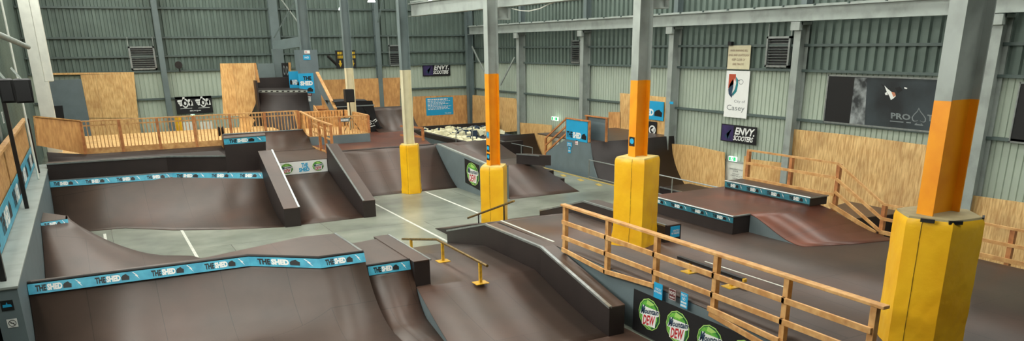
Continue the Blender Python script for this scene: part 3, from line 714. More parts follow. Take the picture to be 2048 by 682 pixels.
t = thing('quarter_pipe', 'wide brown quarter pipe with bent teal banner along the left rear', 'skate ramp', (2, 28, 0))
cp = [(-1.54, 29.6), (.4, 29.45), (2.2, 29.3), (3.3, 28.62), (5.0, 27.55)]
toe = [(-1.54, 27.2), (.4, 27.05), (1.76, 25.85), (3.3, 25.05), (4.86, 24.5)]
rows = []
R_ = 1.0
for i in range(15):
    u = i / 14; dd = math.sin(u * 1.25) / math.sin(1.25); h = (1 - math.cos(u * 1.25)) / (1 - math.cos(1.25))
    rows.append([(a[0] + (b[0] - a[0]) * dd, a[1] + (b[1] - a[1]) * dd, .003 + 1.3 * h) for a, b in zip(toe, cp)])
solid_under(rows, 0, t, 'brown', 'darkply')
for i in (0, 2, 3):
    a, b = (cp[0], cp[2]) if i == 0 else (cp[i], cp[i + 1])
    vx, vy = (0, .42) if i == 0 else (.24, .36)
    shed_strip((a[0], a[1] - .04, 1.31), (b[0], b[1] - .04, 1.31), .2, t, 4 if i == 0 else 1 if i == 2 else 2, (vx, vy, .9))
coping([(x, y, 1.32) for x, y in (cp[0], cp[2], cp[4])], t, .025, 'copingd')
lg = thing('grind_ledge', 'long black bent ledge with steel edge above the left rear quarter pipe', 'ledge', (1, 30, 1.3))
lp = [(-1.54, 29.85), (2.1, 29.6), (3.95, 28.55)]
bk_ = [(3.95, 30.2), (2.1, 30.3), (-1.54, 30.3)]
B().prism([(x, y, 1.315) for x, y in lp + bk_], (0, 0, .525)).build('box_body', 'darkply', lg)
B().prism([(x, y, 1.84) for x, y in lp + bk_], (0, 0, .02)).build('top_board', 'darkply', lg)
mb = B()
for a, b in zip(lp, lp[1:]): mb.bar((a[0], a[1], 1.85), (b[0], b[1], 1.85), .07, .05)
mb.build('steel_edge', 'coping', lg)
for x0, x1, y in ((-1.54, 4.95, 29.55),):
    B().prism([(-1.54, 29.6, 1.28), (2.2, 29.3, 1.28), (5.0, 27.55, 1.28), (5.0, 28.4, 1.28), (3.9, 28.6, 1.28), (2.1, 29.62, 1.28), (-1.54, 29.9, 1.28)], (0, 0, .03)).build('shelf', 'brown', lg)
bx = thing('tall_box', 'tall dark box with teal banner band beside the black ledge', 'skate box', (4.6, 28.6, 1.3))
a0, b0 = onz(455, 346, 1.31), onz(534, 338, 1.31)
zt = 2.36
aT, bT = ony(447, 276, a0.y), ony(531, 273, b0.y); zt = (aT.z + bT.z) / 2
dv = V((.12, .75, 0))
B().hexa([a0, b0, b0 + dv, a0 + dv], [V((aT.x, a0.y, zt)), V((bT.x, b0.y, zt)), V((bT.x, b0.y, zt)) + dv, V((aT.x, a0.y, zt)) + dv]).build('box_body', 'darkply', bx)
pa, pb = V((aT.x, a0.y - .006, zt)), V((bT.x, b0.y - .006, zt))
shed_strip(pa, pb, .2, bx, 1)
B().prism([V((aT.x, a0.y - .02, zt)), V((bT.x, b0.y - .02, zt)), V((bT.x, b0.y, zt)) + dv, V((aT.x, a0.y, zt)) + dv], (0, 0, .02)).build('top_board', 'brown', bx)

# rear deck (BZ) polygon
t = thing('rear_deck', 'raised brown rear deck behind the ramps at the left', 'skate ramp', (4, 32, 0))
B().prism([(-1.53, 30.32, 0), (3.9, 30.32, 0), (3.9, 29.5, 0), (5.45, 28.6, 0), (7.5, 28.72, 0), (7.95, 28.72, 0), (7.95, 34, 0), (-1.53, 34, 0)], (0, 0, BZ)).build('box_body', 'brown', t)
# hubba A, ramp, hubba B', riser
def hubba(name, lb, xa0, xa1, xb0, xb1, yf, yb, z0f, z1f, z0b, z1b):
    t = thing(name, lb, 'ledge', ((xa0 + xa1) / 2, yf, 0))
    B().hexa([(xa0, yf, 0), (xa1, yf, 0), (xb1, yb, 0), (xb0, yb, 0)], [(xa0, yf, z1f - .02), (xa1, yf, z1f - .02), (xb1, yb, z1b - .02), (xb0, yb, z1b - .02)]).build('box_body', 'darkply', t)
    B().hexa([(xa0, yf - .01, z1f - .02), (xa1, yf - .01, z1f - .02), (xb1, yb, z1b - .02), (xb0, yb, z1b - .02)], [(xa0, yf - .01, z1f), (xa1, yf - .01, z1f), (xb1, yb, z1b), (xb0, yb, z1b)]).build('top_board', 'brown', t)
    return t
t = hubba('hubba_ledge', 'left sloping ledge descending to the concrete beside the white banner', 4.88, 5.38, 4.92, 5.42, 24.42, 27.9, 0, .6, 1, 2.02)
B().bar((5.36, 24.41, .605), (5.4, 27.9, 2.025), .06, .03).build('steel_edge', 'coping', t)
t = hubba('hubba_ledge', 'right sloping ledge descending to the concrete, foot of the angled fence', 7.48, 7.9, 7.52, 7.94, 24.5, 28.7, 0, .57, 1, 2.0)
B().bar((7.5, 24.49, .575), (7.54, 28.7, 2.005), .06, .03).build('steel_edge', 'coping', t)
t = thing('bank_ramp', 'brown bank ramp between the two sloping ledges', 'skate ramp', (6.4, 26, 0))
rows = []
for i in range(9):
    u = i / 8; z = .003 + .97 * (u ** 1.35); rows.append([(5.39, 24.55 + 3.95 * u, z), (7.5, 24.55 + 3.95 * u, z)])
rows.append([(5.42, 28.58, .98), (7.51, 28.7, .98)])
solid_under(rows, 0, t, 'brown', 'grey')
P = Plane((5.43, 28.57, 1.0), (7.5, 28.69, 1.0), (5.43, 28.57, 1.45), .005)
o = thing('white_banner', 'white banner with two Mountain Dew logos on the riser between the sloping ledges', 'banner', P.a)
mb = B(); P.slab(mb, .01); mb.build('sheet', 'white', o)
mb = B(); mb.cm = 6
for cx0 in (.0, .57):
    if cx0 == 0:
        P.text(mb, 'THE', -.0 + .01, .5, .07, .8, bold=.05); P.text(mb, 'SHED', .01, .15, .1, .45, bold=.05)
    else:
        P.text(mb, 'THE', .53, .5, .65, .85, bold=.05); P.text(mb, 'SHED', .48, .15, .67, .48, bold=.05)
dew(P, mb, .27, .5, .105, .4, mats=(0, 1, 2, 3, 4, 5)); dew(P, mb, .83, .5, .1, .38)
mb.build('logo_print', DM + ['blue'], o, fix=False)

# wide bank right of the ledges, its hip box, banner
t = thing('bank_ramp', 'wide pale-lit brown bank behind the short yellow pad', 'skate ramp', (10, 29, 0))
rows = []
for i in range(13):
    u = i / 12; y = 28.1 + 2.15 * u; z = .003 + (BZ - .003) * (u ** 1.2)
    rows.append([(7.96, y, z), (12.48, y - .05, z)])
solid_under(rows, 0, t, 'brown', 'grey')
B().box(7.97, 12.48, 30.3, 30.6, BZ, BZ + .02).build('top_board', 'darkply', t)
t = thing('hip_box', 'grey-sided angled box with steel ledge and Mountain Dew sign beside the third pad', 'skate box', (12.6, 28, 0))
hx = 12.5
side = [(hx, 24.9, 0), (hx, 28.5, 0), (hx, 30.9, 1.25), (hx, 30.0, 1.5), (hx, 25.9, 1.24), (hx, 24.9, 1.2)]
B().prism(side, (.65, 0, 0)).build('side_panel', 'grey', t)
B().bar((hx + .06, 25.0, 1.22), (hx + .06, 30.0, 1.52), .1, .05).build('steel_edge', 'steel', t)
B().hexa([(hx + .02, 24.9, 1.2), (hx + .65, 24.9, 1.2), (hx + .65, 30.0, 1.5), (hx + .02, 30.0, 1.5)], [(hx + .02, 24.9, 1.22), (hx + .65, 24.9, 1.22), (hx + .65, 30.0, 1.52), (hx + .02, 30.0, 1.52)]).build('top_board', 'brown', t)
P = Plane((hx - .006, 27.3, .32), (hx - .006, 26.0, .2), (hx - .006, 27.3, 1.26))
o = thing('soft_drink_sign', 'black Mountain Dew sign half hidden by the third yellow pad', 'banner', P.a)
mb = B(); P.slab(mb, .006); mb.build('sheet', 'black', o)
mb = B(); dew(P, mb, .55, .52, .4, .42); mb.build('logo_print', DM, o, fix=False)
# pale ramp behind hip
t = thing('bank_ramp', 'small brown bank behind the hip box in front of the foam pit', 'skate ramp', (15, 31, 0))
rows = []
for i in range(9):
    u = i / 8; rows.append([(13.16, 28.9 + 3.1 * u, .6 + .68 * u ** 1.5), (16.4 - .2 * u, 28.9 + 3.1 * u, .6 + .68 * u ** 1.5)])
solid_under(rows, 0, t, 'brown', 'grey')
# right bank with hip corner
t = thing('bank_ramp', 'brown bank with angled right edge below the small black box', 'skate ramp', (14.5, 25.5, 0))
rows = []
for i in range(9):
    u = i / 8; y = 24.75 + 2.45 * u; z = .003 + .82 * (u ** 1.15)
    rows.append([(13.16, y, z), (14.5, y, z), (16.15 - .45 * u, y, z)])
rows.append([(13.16, 28.9, .83), (14.5, 28.9, .83), (15.7, 28.9, .83)])
solid_under(rows, 0, t, 'brown', 'darkply')
mb = B(); mb.box(15.9, 16.5, 26.4, 27.3, 0, .25).box(16.0, 16.35, 27.0, 27.6, .25, .5); mb.build('side_step', 'darkply', t)
bx = thing('grind_box', 'small black box with steel edge on top of the angled brown bank', 'skate box', (15.3, 27.5, .84))
q = [onz(1079, 331, .835), onz(1102, 331, .835)]
q1 = onz(1033, 327, .835); dv = q1 - q[0]
hv = V((0, 0, .38))
B().prism([q[0], q[1], q[1] + dv, q[0] + dv], hv).build('box_body', 'darkply', bx)
B().prism([p + hv for p in (q[0], q[1], q[1] + dv, q[0] + dv)], (0, 0, .02)).build('top_board', 'brown', bx)
B().bar(q[0] + hv, q[0] + hv + dv, .05, .04).build('steel_edge', 'coping', bx)

# ------------------------------------------------------------------ far deck picket fence
def picket(t, a, b, zb, zt, gap=.13, w=.035, mt='pine', post=None, bottom=None, top=(.1, .045)):
    a, b = V(a), V(b); d = b - a; L = d.length; n = int(L / gap); me = None
    B().bar((a.x, a.y, zt), (b.x, b.y, zt), *top).build('top_rail', mt, t)
    if bottom: B().bar((a.x, a.y - .03, zb + bottom / 2), (b.x, b.y - .03, zb + bottom / 2), .04, bottom).build('bottom_board', mt, t)
    B().bar((a.x, a.y, zt - .16), (b.x, b.y, zt - .16), .03, .05).build('mid_rail', mt, t)
    for i in range(n + 1):
        p = a + d * ((i + .5) / (n + 1)) - ORG[t.name]
        if me is None:
            o = B().box(a.x - w / 2 + .0, a.x + w / 2, a.y - w / 2 - .02, a.y + w / 2 - .02, zb, zt - .02).build('baluster', mt, t); me = o
            o.location = (0, 0, 0); base = a - ORG[t.name]; o.location = p - base
        else:
            o = bpy.data.objects.new('baluster', me.data); C.objects.link(o); o.parent = t; o.location = p - base
    for f_ in (post or []):
        p = a + d * f_
        B().box(p.x - .05, p.x + .05, p.y - .07, p.y + .03, zb, zt).build('post', 'pined', t)
YFE = 33.5
t = thing('picket_fence', 'long pine picket fence along the edge of the far left deck', 'fence', (3, YFE, 1.67))
picket(t, (-.38, YFE, 0), (7.7, YFE, 0), 1.67, 2.88, post=[.0, .16, .325, .49, .66, .83, 1], bottom=.22)
q = thing('quarter_pipe', 'small brown quarter pipe in front of the far picket fence', 'skate ramp', (6.4, 32.5, BZ))
rows = []
for i in range(9):
    u = i / 8; rows.append([(4.55 , 31.8 + 1.55 * u, BZ + .005 + .62 * u ** 2.2), (7.9, 31.8 + 1.55 * u, BZ + .005 + .62 * u ** 2.2)])
solid_under(rows, BZ, q, 'brown', 'darkply')
coping([(4.6, 33.36, 2.11), (7.9, 33.36, 2.11)], q, .03, 'copingd')
t = thing('plywood_guard', 'knotty plywood guard panel angled at the left end of the picket fence', 'panel', (-1, 33, 1.7))
a, b = ony(75, 291, 31.6), V((-.42, YFE - .05, 1.69)); a2, b2 = ony(68, 234, 31.6), V((-.38, YFE - .05, 2.9))
a = V((a.x, 31.6, a.z)); mb = B(); mb.prism([a, b, b2, V((a2.x, 31.6, a2.z))], (0, .04, 0)); mb.build('panel', 'plyred', t)
B().bar(V((a2.x, 31.6, a2.z + .02)), b2 + V((0, 0, .02)), .08, .04).build('cap_rail', 'pine', t)
B().bar((a.x, 31.58, a.z), (a2.x, 31.58, a2.z), .1, .05, (1, 0, 0)).build('end_post', 'pine', t)
q = thing('quarter_pipe', 'dark brown quarter below the angled plywood guard', 'skate ramp', (-1, 32.5, BZ))
rows = []
for i in range(7):
    u = i / 6; rows.append([(XLG + .0, 31.2 + .5 * u, BZ + .01 + .55 * u ** 2), (-.43, 31.3 + 1.9 * u, BZ + .01 + .22 * u ** 2), (4.5, 31.4 + 2.0 * u, BZ + .01 + .18 * u ** 2)])
solid_under(rows, BZ, q, 'darkply', 'darkply')
# upper floor behind the picket fence
t = thing('far_platform', 'pale timber platform floor behind the far picket fence', 'platform', (3, 40, 0))
B().box(-1.6, 7.9, 34.02, 41, 1.2, 1.66).build('platform_body', 'ply', t)
# angled fence along right side of deck
t = thing('wooden_railing', 'angled pine fence turning toward the sloping ledge', 'railing', (7.9, 31.5, BZ))
p0, p1, p2 = (7.72, 33.5), (7.9, 31.9), (7.97, 30.1)
tz = [2.92, 2.62, 2.5]
pts = [ony(600, 223, 33.5), onx(633, 240, 7.85), onx(663, 250, 7.97)]
bps = [ony(600, 280, 33.5), onx(617, 291, 7.88), onx(655, 305, 7.97)]
P0, P1, P2 = pts; Q0, Q1, Q2 = bps
for a, b in ((P0, P1), (P1, P2)): B().bar(a, b, .1, .05).build('top_rail', 'pine', t)
mb = B()
B().prism([Q0, Q1, V((P1.x, Q1.y, P1.z)) + (P0 - P1) * ((Q1.y - P1.y) / (P0.y - P1.y)), P0], (.04, 0, 0)).build('board_panel', 'pine', t)
for f_ in (.33, .66):
    a, b = Q1.lerp(Q2, 0), 0
    B().bar(V((7.9, P1.y + .9, P1.z - .95 * f_ + .1)), V((7.97, P2.y + .05, P2.z - .85 * f_ - .02)), .04, .07).build('rail', 'pine', t)
B().bar(Q1, Q2, .04, .1).build('rail', 'pine', t)
for u in (0, .5, 1):
    y = P1.y + (P2.y - P1.y) * u; B().box(7.88, 7.97, y - .05, y + .05, BZ, P1.z + (P2.z - P1.z) * u).build('post', 'pined', t)

# grey platform with picket guard, speaker
PZ = 1.85
t = thing('timber_platform', 'grey-skirted platform carrying the loudspeaker stand', 'platform', (9.4, 34.5, 0))
B().box(8.0, 10.62, 33.0, 36.6, 0, PZ - .03).build('skirt', 'grey', t)
B().box(8.0, 10.62, 33.0, 36.6, PZ - .03, PZ).build('floorboards', 'ply', t)
t = thing('picket_fence', 'pine picket guard around the loudspeaker platform', 'fence', (9.4, 34.5, PZ))
picket(t, (8.05, 33.05, 0), (10.6, 33.05, 0), PZ, 2.58, .12, post=[0, .5, 1])
picket(t, (10.6, 33.1, 0), (10.6, 36.5, 0), PZ, 2.58, .14, .1, post=[1])
picket(t, (10.5, 36.5, 0), (8.3, 36.5, 0), PZ, 2.58, .14, .1)
infosign(ony(688, 240, 32.99) , .5, .16, 'small grey-blue notice hung on the picket guard below the speaker', 'steeld', [('', .1, .3, .9, .7)], pu=(1, 0, 0))
sp = ony(704, 268, 34.0); sz0, sz1 = ony(705, 203, 34.0).z, ony(705, 178, 34.0).z
t = thing('speaker_stand', 'black tripod stand carrying the loudspeaker in front of the cream column', 'stand', (sp.x, 34.0, PZ))
B().tube([(sp.x, 34, PZ + .12), (sp.x, 34, sz0)], .02).build('pole', 'black', t)
for ang in (200, 320, 80):
    a = math.radians(ang); B().tube([(sp.x, 34, PZ + .62), (sp.x + .4 * math.cos(a), 34 + .4 * math.sin(a), PZ + .01)], .016, 6).build('leg', 'black', t)
t = thing('loudspeaker', 'black loudspeaker on the tripod stand in front of the cream column', 'speaker', (sp.x, 34, sz0))
B().box(sp.x - .2, sp.x + .2, 33.85, 34.15, sz0 - .02, sz1).build('cabinet', 'black', t, bevel=.02)
B().box(sp.x - .17, sp.x + .17, 33.83, 33.855, sz0 + .02, sz1 - .04).build('grille', 'ink', t)

# rear ramps: reddish deck, quarter pipe with tarp box
t = thing('rear_deck', 'reddish brown rear deck right of the loudspeaker platform', 'skate ramp', (11.5, 33, 0))
B().prism([(7.97, 30.6, 0), (12.48, 30.6, 0), (13.1, 33, 0), (14.6, 40, 0), (10.64, 40, 0), (10.64, 32.98, 0), (7.97, 32.98, 0)], (0, 0, BZ - .002)).build('box_body', 'brownred', t)
t = thing('quarter_pipe', 'tall brown quarter pipe against the far plywood behind the cream column', 'skate ramp', (13, 37, BZ))
rows = []
for i in range(13):
    a = i / 12 * 1.25; rows.append([(12.15, 36.2 + 1.5 * math.sin(a), BZ - .0 + 1.5 * (1 - math.cos(a)) - .3 * (1 - i / 12) * 0), (14.35, 36.2 + 1.5 * math.sin(a), BZ + 1.5 * (1 - math.cos(a)))])
solid_under(rows, BZ, t, 'brown', 'darkply')
B().box(12.15, 14.35, 37.65, 38.4, BZ, rows[-1][0][2]).build('back_box', 'darkply', t)
t = thing('tarp_covered_ramp', 'ramp box covered by a black tarp with a white stripe beside the platform', 'skate ramp', (11.4, 36.5, BZ))
yt_ = 36.8
prf = [ony(p, q, yt_) for p, q in ((668, 204), (700, 202), (744, 202), (748, 212), (753, 232), (760, 252), (768, 268), (778, 283))]
prf = prf + [V((prf[-1].x, yt_, BZ)), V((10.7, yt_, BZ)), V((10.7, yt_, 2.0))]
mb = B(); n_ = 9; rows = []
for k in range(n_):
    u = k / (n_ - 1); rows.append([p + V((.02 * math.sin(5 * u + i * 1.3), 1.5 * u + .03 * math.sin(i * 2.1), .02 * math.sin(i + 7 * u) if i < 8 else 0)) for i, p in enumerate(prf)])
mb.grid(rows); mb.poly(rows[0]); mb.poly(list(reversed(rows[-1])))
mb.build('tarp', 'black', t, fix=True)
rnd = random.Random(3)
mb = B()
for i in range(7):
    a = ony(728 + i * 5, 215 + i * 6, yt_ - .02); mb.tube([a, a + V((.12, -.02, -.3)), a + V((.1, 0, -.7))], [.01, .035, .01], 6)
mb.build('tarp_fold', 'black', t, smooth=True)
mb = B(); mb.tube([ony(p, q, yt_ - .04) for p, q in ((731, 234), (737, 241), (745, 243), (752, 238), (754, 241), (747, 247), (750, 251), (742, 253), (734, 250), (732, 246), (740, 249), (744, 248), (735, 241))], .022, 6)
mb.build('white_marking', 'white', t)
B().bar(ony(672, 214, yt_ - .02), ony(749, 210, yt_ - .02), .015, .05).build('white_stripe', 'gprint', t)
# small railing right of cream column 4
t = thing('wooden_railing', 'short pine railing end beside the cream column above the wide bank', 'railing', (12.3, 31.5, BZ))
x2 = ony(845, 256, 32).x
B().box(x2 - .05, x2 + .05, 31.95, 32.05, .6, ony(845, 256, 32).z).build('post', 'pined', t)
for py in (254, 272): 
    a, b = ony(800, py - 2, 32.3), ony(846, py + 2, 31.94); B().bar(a, b, .04, .08).build('rail', 'pined', t)

t = thing('gear_bag', 'dark two-lobed bag hanging on the picket fence beside the tall dark box', 'bag', (4.4, 33.6, 2.0))
for dx in (0, .16):
    c = ony(438, 262, 33.62) + V((dx, 0, 0)); B().tube([c + V((0, 0, -.2)), c + V((0, 0, -.12)), c + V((0, 0, .1)), c + V((0, 0, .17))], [.03, .07, .07, .02], 12).build('lobe', 'black', t, smooth=True)
# ------------------------------------------------------------------ tower, stair, plywood at far left-centre
t = thing('sign_tower', 'grey boxed column carrying THE SHED board beside the far stair', 'column', (10.4, 42, 0))
a, b = ony(597, 100, 42), ony(634, 100, 42)
B().box(a.x, b.x, 42, 43, 0, a.z).build('casing', 'grey', t)
ibeam(B(), ((a.x + b.x) / 2 , 42.5, a.z), ((a.x + b.x) / 2, 42.5, ROOF), .4, .5, (0, 1, 0)).build('upper_shaft', 'steeld', t)
def plate(px0, py0, px1, py1, y, name, lb, base, cat='sign', th=.02, xw=None, rows_=(), fg='white', bold=.02, shear=0):
    """flat board with its corners seen at px0,py0 (top left) - px1,py1 (bottom right) on plane y= or x="""
    if xw is None:
        a, b = ony(px0, py1, y), ony(px1, py1, y); c = ony(px0, py0, y); z0 = (a.z + b.z) / 2; P = Plane((a.x, y, z0), (b.x, y, z0), (a.x, y, c.z), .006)
    else:
        a, b = onx(px0, py1, xw), onx(px1, py1, xw); c = onx(px0, py0, xw); P = Plane((xw, a.y, a.z), (xw, b.y, a.z), (xw, a.y, c.z), .006)
    s = thing(name, lb, cat, P.a); mb = B(); P.slab(mb, th); mb.build('board', base, s)
    if rows_:
        mb = B()
        for r in rows_: P.text(mb, *r, bold=bold, shear=shear) if r[0] else textbars(P, mb, *r[1:])
        mb.build('lettering', fg, s, fix=False)
    return s, P
s, P = plate(600, 147, 630, 187, 41.98, 'shed_board', 'blue THE SHED board on the front of the grey tower', 'blue')
mb = B(); mb.cm = 0; P.text(mb, 'THE', .3, .66, .85, .86, bold=.06); shed_icon(P, mb, .5, .08, .9, .3); mb.cm = 1; P.text(mb, 'SHED', .08, .4, .92, .62, bold=.06); mb.build('lettering', ['ink', 'white'], s, fix=False)
s, P = plate(580, 143, 599, 176, 42.6, 'shed_board', 'blue THE SHED board partly behind the grey tower', 'blue')
mb = B(); mb.cm = 0; shed_icon(P, mb, .05, .2, .3, .55); shed_icon(P, mb, .8, .15, 1.0, .4); mb.cm = 1; P.text(mb, 'SHED', .3, .2, .85, .5, bold=.06); mb.build('lettering', ['ink', 'white'], s, fix=False)
plate(607, 110, 621, 120, 41.98, 'notice_sign', 'small light blue notice high on the grey tower', 'blue', rows_=[('NO', .2, .3, .8, .7)])
plate(609, 101, 620, 107, 41.98, 'notice_sign', 'tiny white and red notice at the top of the grey tower', 'white', rows_=[('NO', .1, .2, .5, .8)], fg='red')
plate(607, 186, 624, 192, 41.98, 'notice_sign', 'dark red notice under THE SHED board on the grey tower', 'maroon', rows_=[('STRICTLY', .1, .25, .9, .75)])
plate(609, 193, 622, 203, 41.98, 'notice_sign', 'white notice lowest on the grey tower', 'white', rows_=[('', .15, .6, .85, .85), ('', .15, .2, .6, .45)], fg='gprint')
# halfpipe beside the tower
t = thing('half_pipe', 'tall dark half pipe with perforated steel coping left of the grey tower', 'skate ramp', (8.5, 42, 0))
A = ony(527, 171, 41.0); Bq = ony(598, 187, 38.5)
rows = []
yt, zt_ = 41.2, ony(560, 179, 41.2).z
for i in range(13):
    a = i / 12 * 1.5; rows.append([(7.6, yt - 1.8 + 1.8 * math.sin(a), 1.5 + (zt_ - 1.5) * (1 - math.cos(a)) / (1 - math.cos(1.5))), (9.95, yt - 2.3 + 1.8 * math.sin(a), 1.5 + (zt_ - .06 - 1.5) * (1 - math.cos(a)) / (1 - math.cos(1.5)))])
solid_under(rows, 1.2, t, 'darkply', 'darkply')
p, q = V(rows[-1][0]), V(rows[-1][1])
B().prism([p, q, q + V((0, 2.2, 0)), p + V((0, 2.6, 0))], (0, 0, .03)).build('deck', 'darkply', t)
B().bar(p + V((0, -.02, -.05)), q + V((0, -.02, -.05)), .03, .1).build('coping_strip', 'steel', t)
mb = B()
for i in range(9): c = p.lerp(q, (i + .5) / 9) + V((0, -.04, -.05)); mb.box(c.x - .06, c.x + .06, c.y - .01, c.y, c.z - .03, c.z + .03)
mb.build('coping_holes', 'ink', t)
B().box(7.4, 10.0, 43.4, 43.5, 1.2, ony(540, 155, 43.4).z).build('back_panel', 'darkply', t)
B().box(7.5, 7.6, 41.0, 43.4, 1.2, ony(520, 158, 43).z).build('side_wall', 'darkply', t)
def plyboard(pts, lb, mt='ply', nv=(0, .03, 0), th=None):
    mb = B(); mb.prism(pts, nv); o = mb.build('plywood_sheet', mt, loc=pts[0]); return tag(o, lb, 'plywood', 'plywood sheets on the walls')
yy = 41.5
plyboard([ony(447, 232, yy), ony(498, 232, yy), ony(505, 222, yy), ony(511, 208, yy), ony(513, 190, yy), ony(512, 165, yy), ony(508, 126, yy), ony(440, 127, yy)], 'tall curved-edge plywood sheet left of the dark half pipe')
plyboard([ony(510, 240, 38.7), ony(500, 262, 38.7), ony(478, 262, 38.7), ony(480, 232, 38.7), ony(500, 232, 38.7)], 'lower curved plywood edge behind the picket fence')
plyboard([ony(508, 126, 41.6), ony(512, 126, 41.6), ony(520, 165, 41.6), ony(513, 165, 41.6)], 'thin plywood strip beside the tall curved sheet', 'plyred')
tag(B().box(ony(515, 125, 43.6).x, ony(548, 125, 43.6).x, 43.6, 43.7, 1.2, ony(530, 127, 43.6).z).build('painted_board', 'steeld'), 'grey painted panel behind the dark half pipe', 'panel')
tag(B().box(ony(546, 100, 43.75).x, ony(566, 100, 43.75).x, 43.75, 44.2, 0, ony(556, 98, 43.75).z).build('boxed_post', 'steeld'), 'grey boxed post above the dark half pipe', 'post')
s, P = plate(566, 126, 580, 158, 43.5, 'black_banner', 'small black banner with white ovals left of the grey tower', 'black', 'banner')
mb = B(); P.ring(mb, .3, .55, .16, .3, .6); P.ring(mb, .72, .52, .16, .3, .6); mb.build('print', 'gprint', s, fix=False)
tag(B().bar(ony(579, 125, 43.3), ony(580, 145, 43.3), .1, .1, (0, 1, 0)).build('timber_post', 'pine'), 'short timber post beside the small black banner', 'post')
# stair right of tower: grey stringer with timber cap
t = thing('stair', 'steep timber stair with grey side panel right of the grey tower', 'stairs', (10.6, 38, PZ))
a, b = ony(633, 146, 40.5), ony(670, 219, 36.7)
c, d = ony(633, 168, 40.5), ony(664, 238, 36.7)
B().prism([a, b, V((b.x, b.y, b.z - .6)), V((a.x, a.y, a.z - .75))], (.06, 0, 0)).build('stringer_panel', 'grey', t)
B().bar(a + V((0.03, 0, .03)), b + V((.03, 0, .03)), .14, .06).build('handrail', 'pine', t)
for i in range(4, 10):
    u = (i + .5) / 10; p = a.lerp(b, u); B().box(p.x - .6, p.x, p.y - .12, p.y + .14, p.z - 1.0, p.z - .94).build('tread', 'pined', t)
p = a.lerp(b, 0); q = a.lerp(b, 1)
p = a.lerp(b, .45)
B().prism([V((p.x - .62, p.y, p.z - .75)), V((q.x - .62, q.y, q.z - .4)), V((q.x - .62, q.y, q.z - .65)), V((p.x - .62, p.y, p.z - 1.0))], (.04, 0, 0)).build('stringer', 'pine', t)
B().box(p.x - .58, p.x, p.y + .16, p.y + .22, 1.6, p.z - .8).build('riser_panel', 'plyred', t)

# ------------------------------------------------------------------ far wall plywood etc.
Y0 = YF - .5
def pb(pp, y=Y0): return [ony(a, b, y) for a, b in pp]
plyboard(pb([(178, 236), (277, 236), (268, 148), (161, 150)]), 'large plywood sheet left of the sba banner', 'ply')
plyboard(pb([(286, 300), (178, 300), (178, 237), (277, 237)]), 'plywood below the large sheet behind the pickets', 'ply')
plyboard(pb([(104, 150), (268, 148), (268, 144), (106, 146)]), 'thin plywood strip along the top of the grey partition')
tag(B().prism(pb([(112, 300), (190, 300), (178, 236), (162, 158), (96, 161)], Y0 - .1), (0, .05, 0)).build('grey_partition', 'grey'), 'grey painted partition left of the large plywood sheet', 'panel')
tag(B().prism(pb([(110, 238), (129, 238), (125, 211), (106, 212)], Y0 - .14), (0, .03, 0)).build('dark_hatch', 'ink'), 'black hatch opening in the grey partition', 'hatch')
plyboard(pb([(650, 290), (800, 290), (800, 155), (640, 160)]), 'wide reddish plywood sheet behind the loudspeaker', 'plyred')
plyboard(pb([(826, 270), (945, 270), (945, 190), (826, 193)]), 'reddish plywood behind the foam pit with the blue rules board', 'plyred')
XK = XW - .5
plyboard([onx(945, 190, XK), onx(1031, 197, XK), onx(1036, 210, XK), onx(1040, 262, XK), onx(945, 270, XK)], 'plywood on the right wall behind the foam pit', 'ply', (.03, 0, 0))
plyboard([onx(1038, 245, XK), onx(1103, 250, XK), onx(1103, 318, XK), onx(1062, 318, XK), onx(1040, 264, XK)], 'plywood sheet on the right wall left of the far exit door', 'ply', (.03, 0, 0))
s, P = plate(853, 196, 907, 230, Y0 - .006, 'rules_board', 'blue rules board with white text behind the foam pit', 'blue', rows_=[('', .06, .86, .8, .93)] + [('', .06, .78 - .075 * i, (.9, .7, .85, .6, .92, .8, .88)[i % 7], .815 - .075 * i) for i in range(7)] + [('THE SHED', .68, .06, .92, .12)])
plate(846, 127, 901, 152, YF - .12, 'sponsor_banner', 'ENVY SCOOTERS banner on the far wall', 'black', 'banner')
def envy(s, P):
    mb = B(); P.poly(mb, [(.02, .05), (.02, .95), (.36, .95), (.36, .05)]); mb.build('print', 'purple', s, fix=False)
    mb = B(); P.poly(mb, [(.1, .3), (.3, .75), (.16, .5), (.3, .3), (.2, .15)], 1.5); mb.build('emblem', 'navy', s, fix=False)
    mb = B(); P.text(mb, 'ENVY.', .4, .46, .96, .88, bold=.035, shear=.25, k=2); P.text(mb, 'SCOOTERS', .37, .12, .93, .42, bold=.03, shear=.25, k=2, space=.9); mb.build('lettering', 'white', s, fix=False)
s = bpy.data.objects['sponsor_banner']; a, b = ony(846, 152, YF - .12), ony(901, 152, YF - .12); c = ony(846, 127, YF - .12)
P = Plane((a.x, a.y, a.z), (b.x, a.y, a.z), (a.x, a.y, c.z), .006); envy(s, P)
s, P = plate(1443, 282, 1511, 247, 0, 'sponsor_banner', 'ENVY SCOOTERS banner on the right wall below the City of Casey sign', 'black', 'banner', xw=XW - .2); 
bpy.data.objects.remove(s.children[0]); 
a, b, c = onx(1441, 281, XW - .2), onx(1511, 290, XW - .2), onx(1443, 247, XW - .2)
P = Plane(a, V((a.x, b.y, a.z)), V((a.x, a.y, c.z)), .006); mb = B(); P.slab(mb, .02); mb.build('board', 'black', s); envy(s, P)
